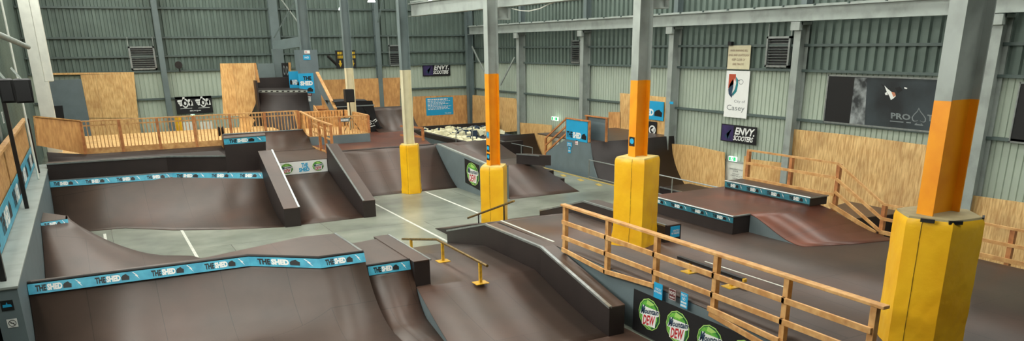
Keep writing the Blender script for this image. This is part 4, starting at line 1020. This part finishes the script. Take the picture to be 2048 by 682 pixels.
# sba banner
s, P = plate(354, 194, 427, 227, YF - .2, 'sba_banner', 'black banner with two white sba logos on the far wall', 'black', 'banner')
mb = B()
for o_ in (.05, .54):
    mb.cm = 0
    P.poly(mb, [(o_, .78), (o_ + .03, .82), (o_ + .16, .82), (o_ + .16, .5), (o_ + .07, .46), (o_ + .03, .6)])
    P.disc(mb, o_ + .21, .62, .085, .27); P.poly(mb, [(o_ + .155, .97), (o_ + .215, .99), (o_ + .21, .8), (o_ + .15, .7)], 1)
    P.disc(mb, o_ + .33, .66, .06, .19); P.poly(mb, [(o_ + .33, .47), (o_ + .42, .47), (o_ + .405, .72), (o_ + .36, .84)])
    P.poly(mb, [(o_ + .06, .3), (o_ + .38, .31), (o_ + .38, .335), (o_ + .06, .325)])
    mb.cm = 1; P.ring(mb, o_ + .21, .62, .058, .185, .55, 2); P.disc(mb, o_ + .335, .66, .018, .06, 2)
    P.poly(mb, [(o_ + .02, .7), (o_ + .12, .71), (o_ + .12, .69), (o_ + .02, .68)], 2); P.poly(mb, [(o_ + .04, .6), (o_ + .12, .61), (o_ + .12, .59), (o_ + .04, .58)], 2)
mb.cm = 0; P.text(mb, 'sba.org.au', .36, .12, .66, .22, bold=.02); mb.build('lettering', ['white', 'ink'], s, fix=False)
# black arrow sign behind column 5
s, P = plate(673, 101, 713, 137, 46.0, 'arrow_sign', 'black overhead sign with yellow arrows behind the cream column', 'black')
mb = B()
for x in (.12, .74):
    P.poly(mb, [(x, .3), (x + .05, .3), (x + .05, .45), (x + .13, .45), (x + .13, .3), (x + .18, .3), (x + .09, .08)])
    textbars(P, mb, x - .02, .78, x + .22, .92); textbars(P, mb, x - .02, .56, x + .24, .72)
mb.build('print', mat('arrow_yellow', (214, 176, 30), .5), s, fix=False)
for px in (680, 706):
    B().bar(ony(px, 101, 46.0), ony(px, 60, 46.0), .03, .03, (0, 1, 0)).build('hanger', 'girt', s)
# yellow door and lattice doors behind fence
def fdoor(n, px0, px1, py0, mt, y=YF - .25, kids=True):
    a, b = ony(px0, py0, y), ony(px1, py0, y); t = B().box(a.x, b.x, y, y + .05, .0, a.z).build('door_%d' % n, mt); t['kind'] = 'structure'
    h = B().box(b.x - .12, b.x - .06, y - .05, y, a.z - 1.2, a.z - 1.05).build('door_handle', 'blackmetal', t)
    h.parent = t
    return t
fdoor(1, 346, 362, 234, 'yellow'); fdoor(2, 366, 392, 245, 'whitep'); fdoor(3, 400, 424, 244, 'whitep')
def exitsign(P, lb):
    s = thing('exit_sign', lb, 'exit sign', P.a, 'green exit signs'); mb = B(); P.slab(mb, .06); mb.build('housing', 'exitwhite', s)
    mb = B(); P.poly(mb, [(.04, .08), (.3, .08), (.3, .92), (.04, .92)]); P.poly(mb, [(.62, .08), (.96, .08), (.96, .92), (.62, .92)])
    P.poly(mb, [(.4, .1), (.46, .1), (.52, .4), (.56, .85), (.46, .85), (.42, .5)]); mb.build('symbol', 'exitglow', s, fix=False)
a, b, c = ony(382, 234, YF - .5), ony(390, 234, YF - .5), ony(382, 229, YF - .5)
exitsign(Plane(a, V((b.x, a.y, a.z)), V((a.x, a.y, c.z))), 'green exit sign on the far wall above the picket fence')
xs = XW - .25
for (px0, px1, py0, py1), lb in (((1457, 1472, 312, 321), 'green exit sign above the white door on the right wall'), ((1103, 1115, 233, 240), 'green exit sign on the right wall beside the far stair')):
    a, b, c = onx(px0, py1, xs), onx(px1, py1, xs), onx(px0, py0, xs)
    exitsign(Plane(a, V((xs, b.y, a.z)), V((xs, a.y, c.z))), lb)
for n, px0, px1, py0 in ((4, 1453, 1489, 322), (5, 1099, 1118, 272)):
    xd = XW - .1; a, b = onx(px0, py0, xd), onx(px1, py0, xd)
    t = B().box(xd, xd + .05, b.y, a.y, ZP, a.z).build('door_%d' % n, 'whitep'); t['kind'] = 'structure'
    for yy0 in (b.y - .08, a.y): B().box(xd - .03, xd + .02, yy0, yy0 + .08, ZP, a.z + .08).build('frame', 'steel', t)
    B().box(xd - .03, xd + .02, b.y - .08, a.y + .08, a.z, a.z + .08).build('frame', 'steel', t)
    B().box(xd - .08, xd - .0, b.y + .08, b.y + .14, ZP + 1.0, ZP + 1.16).build('door_handle', 'blackmetal', t)
    P = Plane((xd, a.y, ZP), (xd, b.y, ZP), (xd, a.y, a.z)); mb = B()
    for txt, x0, y0, x1, y1 in (('EMERGENCY EXIT', .22, .84, .97, .87), ('DOOR', .42, .8, .7, .83), ('DO NOT', .4, .74, .78, .77), ('OBSTRUCT', .3, .7, .95, .73), ('ALARMED', .42, .65, .72, .68)): P.text(mb, txt, x0, y0, x1, y1)
    mb.build('lettering', 'ink', t, fix=False)

# ------------------------------------------------------------------ foam pit
t = thing('foam_pit', 'dark walled foam pit in front of the corner plywood', 'foam pit', (19, 38, 0))
fx0, fx1, fy0, fy1, fz = 16.1, 22.4, 34.0, 43.5, .86
B().box(fx0, fx0 + .25, fy0, fy1, 0, fz).build('side_wall', 'darkply', t)
B().box(fx0 - .03, fx0, fy0, fy1, 0, fz - .25).build('side_panel', 'grey', t)
B().box(fx0 + .25, XD + .6, fy0, fy0 + .25, 0, fz).build('front_wall', 'darkply', t)
B().box(fx0 + .25, fx1, fy1, fy1 + .2, 0, fz).build('back_wall', 'darkply', t)
B().box(fx0 + .25, XD, fy0 + .25, fy1, 0, .45).build('foam_bed', 'foamb', t)
B().box(XD + .02, 21.4, fy0 + 5.5, fy1, ZP, .45).build('foam_base', 'foamb', t)
cube = {}
rnd = random.Random(11)
def rc(r, s): return [V((x * s[0], y * s[1], z * s[2])) for x in (-.5, .5) for y in (-.5, .5) for z in (-.5, .5)]
spots = []
gy = fy0 + .55
while gy < fy1 - .2:
    gx = fx0 + .5
    while gx < (17.9 if gy < fy0 + 6 else 21.1):
        spots.append((gx + rnd.uniform(-.03, .03), gy + rnd.uniform(-.03, .03))); gx += .36
    gy += .36
for x, y in spots:
    kd = 'foamb' if rnd.random() < .16 else 'foam'
    z = .46 + .12
    if kd not in cube:
        mb = B(); mb.box(-.13, .13, -.13, .13, -.12, .12); o = mb.build('foam_block', kd, bevel=.012); cube[kd] = o
    else:
        o = cube[kd].copy(); C.objects.link(o)
    s_ = rnd.uniform(.8, 1.05); o.scale = (s_, s_, s_ * rnd.uniform(.8, 1.4)); o.location = (x, y, .45 + .15 * o.scale[2]); o.rotation_euler = (rnd.uniform(-.35, .35), rnd.uniform(-.35, .35), rnd.uniform(-.5, .5))
    tag(o, 'cream foam block lying loose in the foam pit' if kd == 'foam' else 'dark blue foam block lying loose in the foam pit', 'foam block', 'cream foam blocks in the pit' if kd == 'foam' else 'dark foam blocks in the pit')
t = thing('quarter_pipe', 'dark sunken quarter pipe in front of the foam pit by the right wall', 'skate ramp', (20.5, 40, ZP))
def pitquarter(t, x0, x1, yt, zt, R, top='darkply', side='darkply'):
    pr, L = arc(0, 0, R, zt - ZP, 16); rows = [[(x0, yt - L + d, ZP + h), (x1, yt - L + d, ZP + h)] for d, h in pr]
    solid_under(rows, ZP - .0, t, top, side)
pitquarter(t, XD + .1, XW - .6, 39.3, .52, 2.9)

# ------------------------------------------------------------------ sunken quarter pipe with platform, stair and blue board
QX0, QX1, QY, QZ = 18.42, XW - .12, 27.5, 1.43
t = thing('quarter_pipe', 'large dark quarter pipe with raised deck between the barrier and right wall', 'skate ramp', (20.5, 28, ZP))
pitquarter(t, QX0, QX1, QY, QZ, 2.9)
B().box(QX0, QX1, QY, 31.9, QZ - .05, QZ).build('deck', 'brown', t)
B().prism([(QX0 - .01, 24.9, ZP), (QX0 - .01, 31.2, ZP), (QX0 - .01, 31.2, .6), (QX0 - .01, 29.35, QZ - .02), (QX0 - .01, QY - .02, QZ - .02)] + [(QX0 - .01, QY - 1.15 * 0 - d, z) for d, z in ((.12, 1.0), (.3, .5), (.55, .1), (.9, -.4), (1.5, -.85))], (.05, 0, 0)).build('side_panel', 'grey', t)
P = Plane((QX0 - .03, 29.33, QZ - .02), (QX0 - .03, 27.65, QZ - .02), (QX0 - .03, 29.33, 2.28))
s = thing('shed_board', 'blue THE SHED board guarding the side of the raised dark quarter pipe', 'sign', P.a)
mb = B(); P.slab(mb, .02); mb.build('board', 'blue', s)
mb = B(); shed_print(P, mb, .04, .12, .96, .42, 0, 1); mb.build('lettering', ['ink', 'white'], s, fix=False)
t2 = thing('wooden_railing', 'timber guard frame and sloping stair rail beside the blue board', 'railing', (QX0, 29, QZ))
B().bar((QX0, 29.4, 2.31), (QX0, 27.55, 2.31), .12, .05).build('top_rail', 'pined', t2)
for y in (29.4, 27.6): B().box(QX0 - .0, QX0 + .08, y - .04, y + .04, QZ, 2.3).build('post', 'pined', t2)
B().bar((QX0 + .7, 28.9, 2.42), (QX0 + .7, 27.2, 2.42), .12, .05).build('top_rail', 'pined', t2)
for y in (28.8, 27.3): B().box(QX0 + .66, QX0 + .74, y - .04, y + .04, QZ, 2.4).build('post', 'pined', t2)
for dz in (0, -.33, -.66): B().bar((QX0, 29.4, 2.28 + dz), (QX0, 31.15, 1.28 + dz), .05, .07).build('stair_rail', 'pined', t2)
B().box(QX0 - .03, QX0 + .05, 31.1, 31.2, .5, 1.3).build('post', 'pined', t2)
st = thing('stair', 'timber stair rising to the deck behind the grey side panel', 'stairs', (18.9, 30.4, 0))
for i in range(6): B().box(QX0 + .05, QX0 + .95, 29.6 + i * .27, 29.88 + i * .27, QZ - .28 - i * .22, QZ - .24 - i * .22).build('tread', 'ply', st)
B().box(QX0 + .95, QX0 + 1.0, 29.4, 31.2, ZP, 1.0).build('stringer', 'ply', st)
tag(B().box(QX0 + .75, QX0 + .8, 27.3, 28.9, QZ, 2.38).build('painted_board', 'grey'), 'grey panel standing behind the blue board on the raised deck', 'panel')
infosign(onx(1139, 289, QX0 - .03), .42, .2, 'small light blue notice under the blue board', 'blue', [('STRICTLY', .15, .5, .85, .8), ('NO WALKING', .1, .15, .9, .42)])
infosign(onx(1139, 299, QX0 - .03), .22, .3, 'lowest light blue notice under the blue board', 'blue', [('NO', .3, .6, .7, .85), ('', .1, .2, .9, .4)])
infosign(onx(1153, 285, QX0 - .03), .22, .2, 'small pink-bordered no smoking notice under the blue board', 'white', [('NO', .15, .5, .6, .85), ('SMOKING', .1, .15, .9, .4)], fg='red')
# plywood behind the deck on the right wall
XV = XW - .2
def pw(pp, lb, mt='ply', x=XV): return plyboard([onx(a, b, x) for a, b in pp], lb, mt, (.03, 0, 0))
pw([(1196, 242), (1217, 244), (1217, 275), (1196, 275)], 'lowest stepped plywood sheet behind the raised deck')
pw([(1217, 224), (1241, 224), (1241, 272), (1217, 272)], 'middle stepped plywood sheet behind the raised deck', 'plyred')
pw([(1240, 186), (1338, 195), (1337, 290), (1326, 290), (1240, 272)], 'tallest plywood sheet behind the raised deck')
pw([(1338, 287), (1384, 291), (1449, 305), (1449, 400), (1392, 400), (1375, 384), (1352, 350), (1336, 310), (1327, 275), (1338, 275)], 'curved-edge plywood sheet beside the white exit door', 'ply', XW - .3)
pw([(1488, 312), (1499, 314), (1499, 380), (1484, 380)], 'narrow plywood strip right of the white exit door')
pw([(1499, 318), (1585, 328), (1585, 400), (1499, 390)], 'low plywood sheet behind the stepped railing')
pw([(1584, 258), (1700, 270), (1880, 294), (1880, 480), (1584, 430)], 'largest plywood sheet below the skate billboard', 'plyst', XW - .25)
pw([(1880, 384), (1925, 388), (2080, 410), (2080, 600), (1880, 560)], 'long low plywood sheet behind the nearest column', 'plyst', XW - .28)
s, P = plate(1258, 238, 1326, 198, 0, 'x', 'blue THE SHED board on the plywood behind the second orange column', 'blue', xw=XW - .26)
bpy.data.objects.remove(s.children[0]); s.name = 'shed_board'; ORG[s.name] = ORG['x'] if 'x' in ORG else V(s.location)
def wallplane(pa, pb_, pc, x): 
    a, b, c = onx(*pa, x), onx(*pb_, x), onx(*pc, x); return Plane((x, a.y, a.z), (x, b.y, a.z), (x, a.y, c.z), .006)
def wsign(name, lb, cat, base, pa, pb_, pc, x=XW - .2, th=.02):
    P = wallplane(pa, pb_, pc, x); s = thing(name, lb, cat, P.a); mb = B(); P.slab(mb, th); mb.build('board', base, s); return s, P
bpy.data.objects.remove(s)
s, P = wsign('shed_board', 'blue THE SHED board on the plywood behind the second orange column', 'sign', 'blue', (1260, 234), (1326, 240), (1259, 198), XW - .27)
mb = B(); shed_print(P, mb, .03, .2, .97, .58, 0, 1); mb.build('lettering', ['ink', 'white'], s, fix=False)
s, P = wsign('sponsor_banner', 'black banner with a white emblem under the blue board behind the second column', 'banner', 'black', (1262, 270), (1312, 270), (1262, 238), XW - .26)
mb = B(); P.ring(mb, .85, .5, .13, .28, .7); P.poly(mb, [(.8, .5), (.92, .7), (.9, .35)]); P.ring(mb, .14, .5, .1, .22, .7); mb.build('print', 'white', s, fix=False)
s, P = wsign('column_tag', 'tiny blue tag on the wall column behind the raised deck', 'sign', 'blue', (1339, 208), (1346, 209), (1339, 203), XW - .575)
# City of Casey and rail sign
s, P = wsign('council_sign', 'tall white City of Casey sign with red and teal leaf emblem', 'sign', 'white', (1447, 233), (1492, 240), (1452, 141), XW - .2)
mb = B()
mb.cm = 0; P.poly(mb, [(.12, .93), (.42, .93), (.42, .72), (.3, .7), (.12, .62)])
mb.cm = 1; P.poly(mb, [(.18, .72), (.3, .82), (.36, .7), (.36, .55), (.3, .42), (.16, .5), (.13, .6)])
mb.cm = 2; P.poly(mb, [(.42, .88), (.52, .82), (.54, .7), (.5, .56), (.34, .46), (.33, .5), (.42, .62), (.46, .74)]); 
mb.cm = 3
P.ring(mb, .66, .77, .1, .055, .8); P.poly(mb, [(.58, .82), (.5, .79), (.52, .78), (.6, .8)])
P.text(mb, 'City of', .42, .31, .9, .385); P.text(mb, 'Casey', .12, .12, .9, .27)
mb.cm = 4; P.poly(mb, [(.36, .84), (.42, .76), (.4, .62), (.3, .5), (.34, .64)], 1.6)
mb.build('print', ['rust', 'navy', 'tealp', 'gprint', 'white'], s, fix=False)
s, P = wsign('warning_sign', 'cream rail track warning sign above the City of Casey sign', 'sign', 'cream', (1454, 138), (1498, 140), (1457, 91), XW - .22)
mb = B()
for i, tx in enumerate(('WHEN WARNING BELL', 'RINGS AND LIGHTS FLASH', 'KEEP CLEAR OF', 'RAIL TRACKS')):
    w = (.8, .92, .6, .5)[i]; P.text(mb, tx, .5 - w / 2, .74 - .19 * i, .5 + w / 2, .83 - .19 * i, shear=.1)
mb.build('lettering', mat('brown_print', (130, 90, 80), .5), s, fix=False)
tag(B().box(XW - .35, XW - .2, onx(1472, 86, XW).y - .1, onx(1472, 86, XW).y + .1, onx(1472, 91, XW).z, onx(1472, 83, XW).z).build('warning_bell', 'black', bevel=.02), 'small black warning bell above the rail track sign', 'bell')
# billboard
s, P = wsign('billboard', 'wide dark skate billboard with a spade logo below the runway beam', 'billboard', 'photo', (1648, 243), (1890, 269), (1658, 151), XW - .18, .03)
def inv(px, py):
    q = onx(px, py, P.a.x) - P.a; return (q.y / P.u.y, q.z / P.w.z)
def shp(pts, mb, k=1): P.poly(mb, [inv(*p) for p in pts], k)
mb = B(); shp([(1650, 241), (1701, 247), (1710, 155), (1658, 153)], mb); mb.build('dark_photo', 'photod', s, fix=False)
mb = B(); shp([(1699, 247), (1729, 251), (1735, 156), (1710, 155)], mb, 1.2); mb.build('mottled_photo', 'photol', s, fix=False)
mb = B(); mb.cm = 0
shp([(1769, 171), (1776, 178), (1786, 186), (1792, 192), (1787, 197), (1782, 200), (1779, 192), (1774, 184)], mb, 1.2)
shp([(1770, 186), (1774, 184), (1776, 190), (1771, 190)], mb, 1.2); shp([(1809, 174), (1815, 176), (1814, 178), (1809, 177)], mb, 1.2)
mb.cm = 1; shp([(1783, 184), (1790, 185), (1792, 191), (1787, 194)], mb, 1.4)
mb.cm = 2; shp([(1762, 167), (1768, 171), (1772, 179), (1766, 173)], mb, 1.4); shp([(1790, 176), (1800, 173), (1806, 180), (1796, 187)], mb, 1.4)
mb.build('rider_photo', ['white', 'skin', 'ink'], s, fix=False)
mb = B()
def tx(txt, x0, y0, x1, y1, **kw):
    vs, fs = glyphs(txt, **kw); a, b, c = inv(x0, y1), inv(x1, y1 + (x1 - x0) * .1), inv(x0, y0)
    mb.raw([P.p(a[0] + (b[0] - a[0]) * v[0] + (c[0] - a[0]) * v[1], a[1] + (b[1] - a[1]) * v[0] + (c[1] - a[1]) * v[1]) for v in vs], fs)
tx('PRO', 1782, 225, 1821, 237, bold=.03); tx('TEC', 1855, 229, 1886, 242, bold=.03)
sp_ = [(0, 1), (.12, .8), (.34, .6), (.48, .42), (.46, .26), (.34, .19), (.2, .21), (.08, .26), (.14, .1), (.3, .0)]
full = sp_ + [(-x, y) for x, y in reversed(sp_)]
def q_(x, y, k): return inv(1838 + 30 * x * k, 251 - 36 * (.45 + (y - .45) * k) + 3 * x)
for i in range(len(full)):
    a, b = full[i], full[(i + 1) % len(full)]
    P.poly(mb, [q_(*a, 1), q_(*b, 1), q_(*b, .84), q_(*a, .84)])
a, b = inv(1780, 243), inv(1822, 246); textbars(P, mb, a[0], a[1], b[0], a[1] + .02)
mb.build('lettering', 'gprint', s, fix=False)
mb = B()
for a in ((-.006, -.02, 1.006, .012), (-.006, .988, 1.006, 1.02), (-.008, -.02, .004, 1.02), (.996, -.02, 1.008, 1.02)):
    mb.hexa([P.p(a[0], a[1], 0), P.p(a[2], a[1], 0), P.p(a[2], a[3], 0), P.p(a[0], a[3], 0)], [P.p(a[0], a[1], 5), P.p(a[2], a[1], 5), P.p(a[2], a[3], 5), P.p(a[0], a[3], 5)])
mb.build('frame', 'coping', s)
s, P = wsign('billboard', 'black billboard edge cut off at the far right of the wall', 'billboard', 'photod', (2020, 283), (2200, 300), (2044, 166), XW - .18, .03)
P.p
mb = B()
for a in ((-.01, -.02, 1, .012), (-.01, .988, 1, 1.02), (-.012, -.02, .004, 1.02)):
    mb.hexa([P.p(a[0], a[1], 0), P.p(a[2], a[1], 0), P.p(a[2], a[3], 0), P.p(a[0], a[3], 0)], [P.p(a[0], a[1], 5), P.p(a[2], a[1], 5), P.p(a[2], a[3], 5), P.p(a[0], a[3], 5)])
mb.build('frame', 'coping', s)

# ------------------------------------------------------------------ vents, fan, lamps, braces
def vent(P, lb, th=.25):
    s = thing('louvre_vent', lb, 'vent', P.a, 'louvred wall vents')
    mb = B(); P.slab(mb, .02); mb.build('backing', 'ink', s)
    mb = B()
    for a in ((0, 0, 1, .07), (0, .93, 1, 1), (0, 0, .07, 1), (.93, 0, 1, 1)): mb.hexa([P.p(a[0], a[1], 0), P.p(a[2], a[1], 0), P.p(a[2], a[3], 0), P.p(a[0], a[3], 0)], [P.p(a[0], a[1], 20), P.p(a[2], a[1], 20), P.p(a[2], a[3], 20), P.p(a[0], a[3], 20)])
    mb.build('frame', 'coping', s)
    mb = B()
    for i in range(9):
        y = .1 + .09 * i; mb.hexa([P.p(.07, y, 2), P.p(.93, y, 2), P.p(.93, y + .012, 2), P.p(.07, y + .012, 2)], [P.p(.07, y + .035, 14), P.p(.93, y + .035, 14), P.p(.93, y + .047, 14), P.p(.07, y + .047, 14)])
    mb.build('louvres', 'coping', s)
    mb = B()
    for x in (.02, .98): mb.bar(P.p(x, 1, 8), P.p(x, 1.4, 8), .04, .04)
    mb.build('hanger', 'steel', s); return s
vent(wallplane((1533, 134), (1580, 137), (1538, 73), XW - .12), 'square louvred vent on the right wall beside the warning sign')
vent(wallplane((1145, 126), (1163, 127), (1145, 80), XW - .12), 'louvred vent half behind the right wall column over the far stair')
for p0, p1, lb in (((263, 140), (315, 93), 'square louvred vent on the far wall above the large plywood'), ((779, 132), (803, 90), 'louvred vent half behind the cream column on the far wall')):
    a, b, c = ony(*p0, YF - .15), ony(p1[0], p0[1], YF - .15), ony(p0[0], p1[1], YF - .15)
    vent(Plane(a, V((b.x, a.y, a.z)), V((a.x, a.y, c.z))), lb)
f = ony(357, 130, YF - .4); s = thing('wall_fan', 'small dark round fan on the far wall beside the first column', 'fan', f)
mb = B(); mb.tube([f + V((0, -.05, 0)), f + V((0, .05, 0))], .2, 20); mb.build('cage', 'blackmetal', s, smooth=True)
B().bar(f, f + V((0.05, .2, -.35)), .06, .06).build('bracket', 'blackmetal', s)
f = ony(668, 122, 47); s = thing('wall_fan', 'dark angled fan arm hanging left of the black arrow sign', 'fan', f)
mb = B(); mb.tube([f + V((-.35, 0, .3)), f + V((.35, 0, -.4))], .09, 8); mb.build('arm', 'blackmetal', s)
lamps = [(743, 4, 36), (682, 20, 44), (861, 9, 30), (460, -3, 40)]
for i, (px, py, y) in enumerate(lamps):
    p = ony(px, py, y); s = thing('high_bay_lamp', ['white bell-shaped lamp hanging nearest the top centre', 'small white lamp hanging left of the fifth column', 'small lamp hanging above the runway beam', 'lamp peeking in at the top edge over the far wall'][i], 'lamp', p, 'hanging roof lamps')
    r = .16 if i == 0 else .12
    B().tube([p + V((0, 0, .28)), p + V((0, 0, .18)), p + V((0, 0, .1)), p], [r * .4, r * .45, r * .8, r * 1.1], 20).build('reflector', 'lamp', s, smooth=True)
    B().tube([p + V((0, 0, .5)), p + V((0, 0, .28))], r * .3, 12).build('ballast', 'whitep', s)
    B().tube([V((p.x, p.y, ROOF)), p + V((0, 0, .5))], .015, 6).build('hanger', 'steel', s)
for a, b, x, lb in (((944, 93), (974, 155), XW - .5, 'diagonal brace running down from the corner column'), ((1029, 115), (1001, 170), XW - .5, 'diagonal brace running down from the second wall column')):
    tag(B().bar(onx(*a, x), onx(*b, x), .05, .1).build('diagonal_brace', 'steel'), lb, 'brace')
for a, b, lb, mt in (((560, -4), (603, 54), 'pale diagonal brace at the top left of the tower', 'steel'), ((605, 54), (607, 98), 'pale vertical rod above the grey tower', 'whitep'), ((592, -3), (548, 76), 'dark diagonal brace crossing left of the tower', 'girt'), ((766, -3), (756, 45), 'dark brace falling to the far wall column by the arrow sign', 'girt')):
    tag(B().bar(ony(*a, 45), ony(*b, 45), .09, .06).build('diagonal_brace', mt), lb, 'brace')
a, b = ony(548, 92, 45.5), ony(604, 83, 42.9)
tag(B().bar(a, b, .2, .5).build('short_beam', 'steeld'), 'short grey beam joining the far wall column to the tower', 'beam')
tag(B().tube([onx(p, q, XB + .15) for p, q in ((1024, 17), (1040, 21), (1058, 22), (1080, 17), (1096, 9), (1110, 4))], .015, 6).build('slack_cable', 'whitep', smooth=True), 'thin pale cable sagging below the runway beam at top centre', 'cable')
# barrier rail along the dock edge
def barrier(lb, y0, y1, posts_, x=XD - .06):
    t = thing('steel_barrier', lb, 'barrier', (x, y0, 0))
    B().tube([(x, y0, .78), (x, y1, .78)], .022, 8).build('top_rail', 'coping', t, smooth=True)
    B().tube([(x, y0, .08), (x, y1, .08)], .022, 8).build('bottom_rail', 'coping', t, smooth=True)
    for y in posts_: B().tube([(x, y, 0), (x, y, .78)], .02, 8).build('post', 'coping', t, smooth=True)
barrier('thin steel barrier along the dock edge before the dark quarter pipe', 17.2, 27.1, [27.1, 25.25, 21.7, 19.3, 17.3, 23.4])
barrier('thin steel barrier along the dock edge before the foam pit', 31.9, 35.6, [35.6, 34.3, 33, 31.9])
t = thing('steel_barrier', 'tall thin steel rail standing at the front of the foam pit', 'barrier', (16, 33.8, 0))
for a, b in (((912, 264), (945, 252)), ((945, 252), (945, 285)), ((912, 264), (912, 285))): B().tube([ony(*a, 33.8), ony(*b, 33.8)], .02, 6).build('rail', 'coping', t)
# ramp box in the track pit seen behind the stepped railing
t = thing('quarter_pipe', 'dark ramp with rounded brown top sunken behind the stepped railing', 'skate ramp', (20, 14, ZP))
top_ = [onz(1640, 432, .1), onz(1668, 412, .1), onz(1700, 403, .1), onz(1745, 402, .1), onz(1790, 412, .1), onz(1850, 425, .1), onz(1850, 436, .1), onz(1790, 428, .1), onz(1710, 437, .1), onz(1655, 445, .1)]
for p in top_: p.x = min(p.x, XW - .35)
B().prism([V((p.x, p.y, ZP)) for p in top_], (0, 0, .1 - ZP - .03)).build('box_body', 'darkply', t)
B().prism([p - V((0, 0, .03)) for p in top_], (0, 0, .03)).build('top_board', 'brown', t)
a, b = onx(1318, 376, 18.7), onx(1450, 405, 18.7)
t = thing('grind_ledge', 'low dark ledge with steel edge in the sunken track before the white door', 'ledge', (19, 22, ZP))
zz = -.45; a, b = onz(1320, 374, zz), onz(1420, 388, zz)
B().box(a.x, a.x + 1.6, b.y - 2, a.y, ZP, zz).build('box_body', 'darkply', t)
B().bar((a.x, a.y, zz), (a.x, b.y - 2, zz), .06, .05).build('steel_edge', 'coping', t)

# ------------------------------------------------------------------ light
w = bpy.data.worlds.new('w'); bpy.context.scene.world = w; w.use_nodes = True
w.node_tree.nodes['Background'].inputs[0].default_value = (.75, .85, 1, 1); w.node_tree.nodes['Background'].inputs[1].default_value = .4
sc = bpy.context.scene
sc.view_settings.view_transform = 'Standard'; sc.view_settings.look = 'None'; sc.view_settings.gamma = 1; sc.view_settings.use_curve_mapping = False
sc.view_settings.exposure = 0.6
sc.cycles.max_bounces = 6; sc.cycles.diffuse_bounces = 4; sc.cycles.glossy_bounces = 3
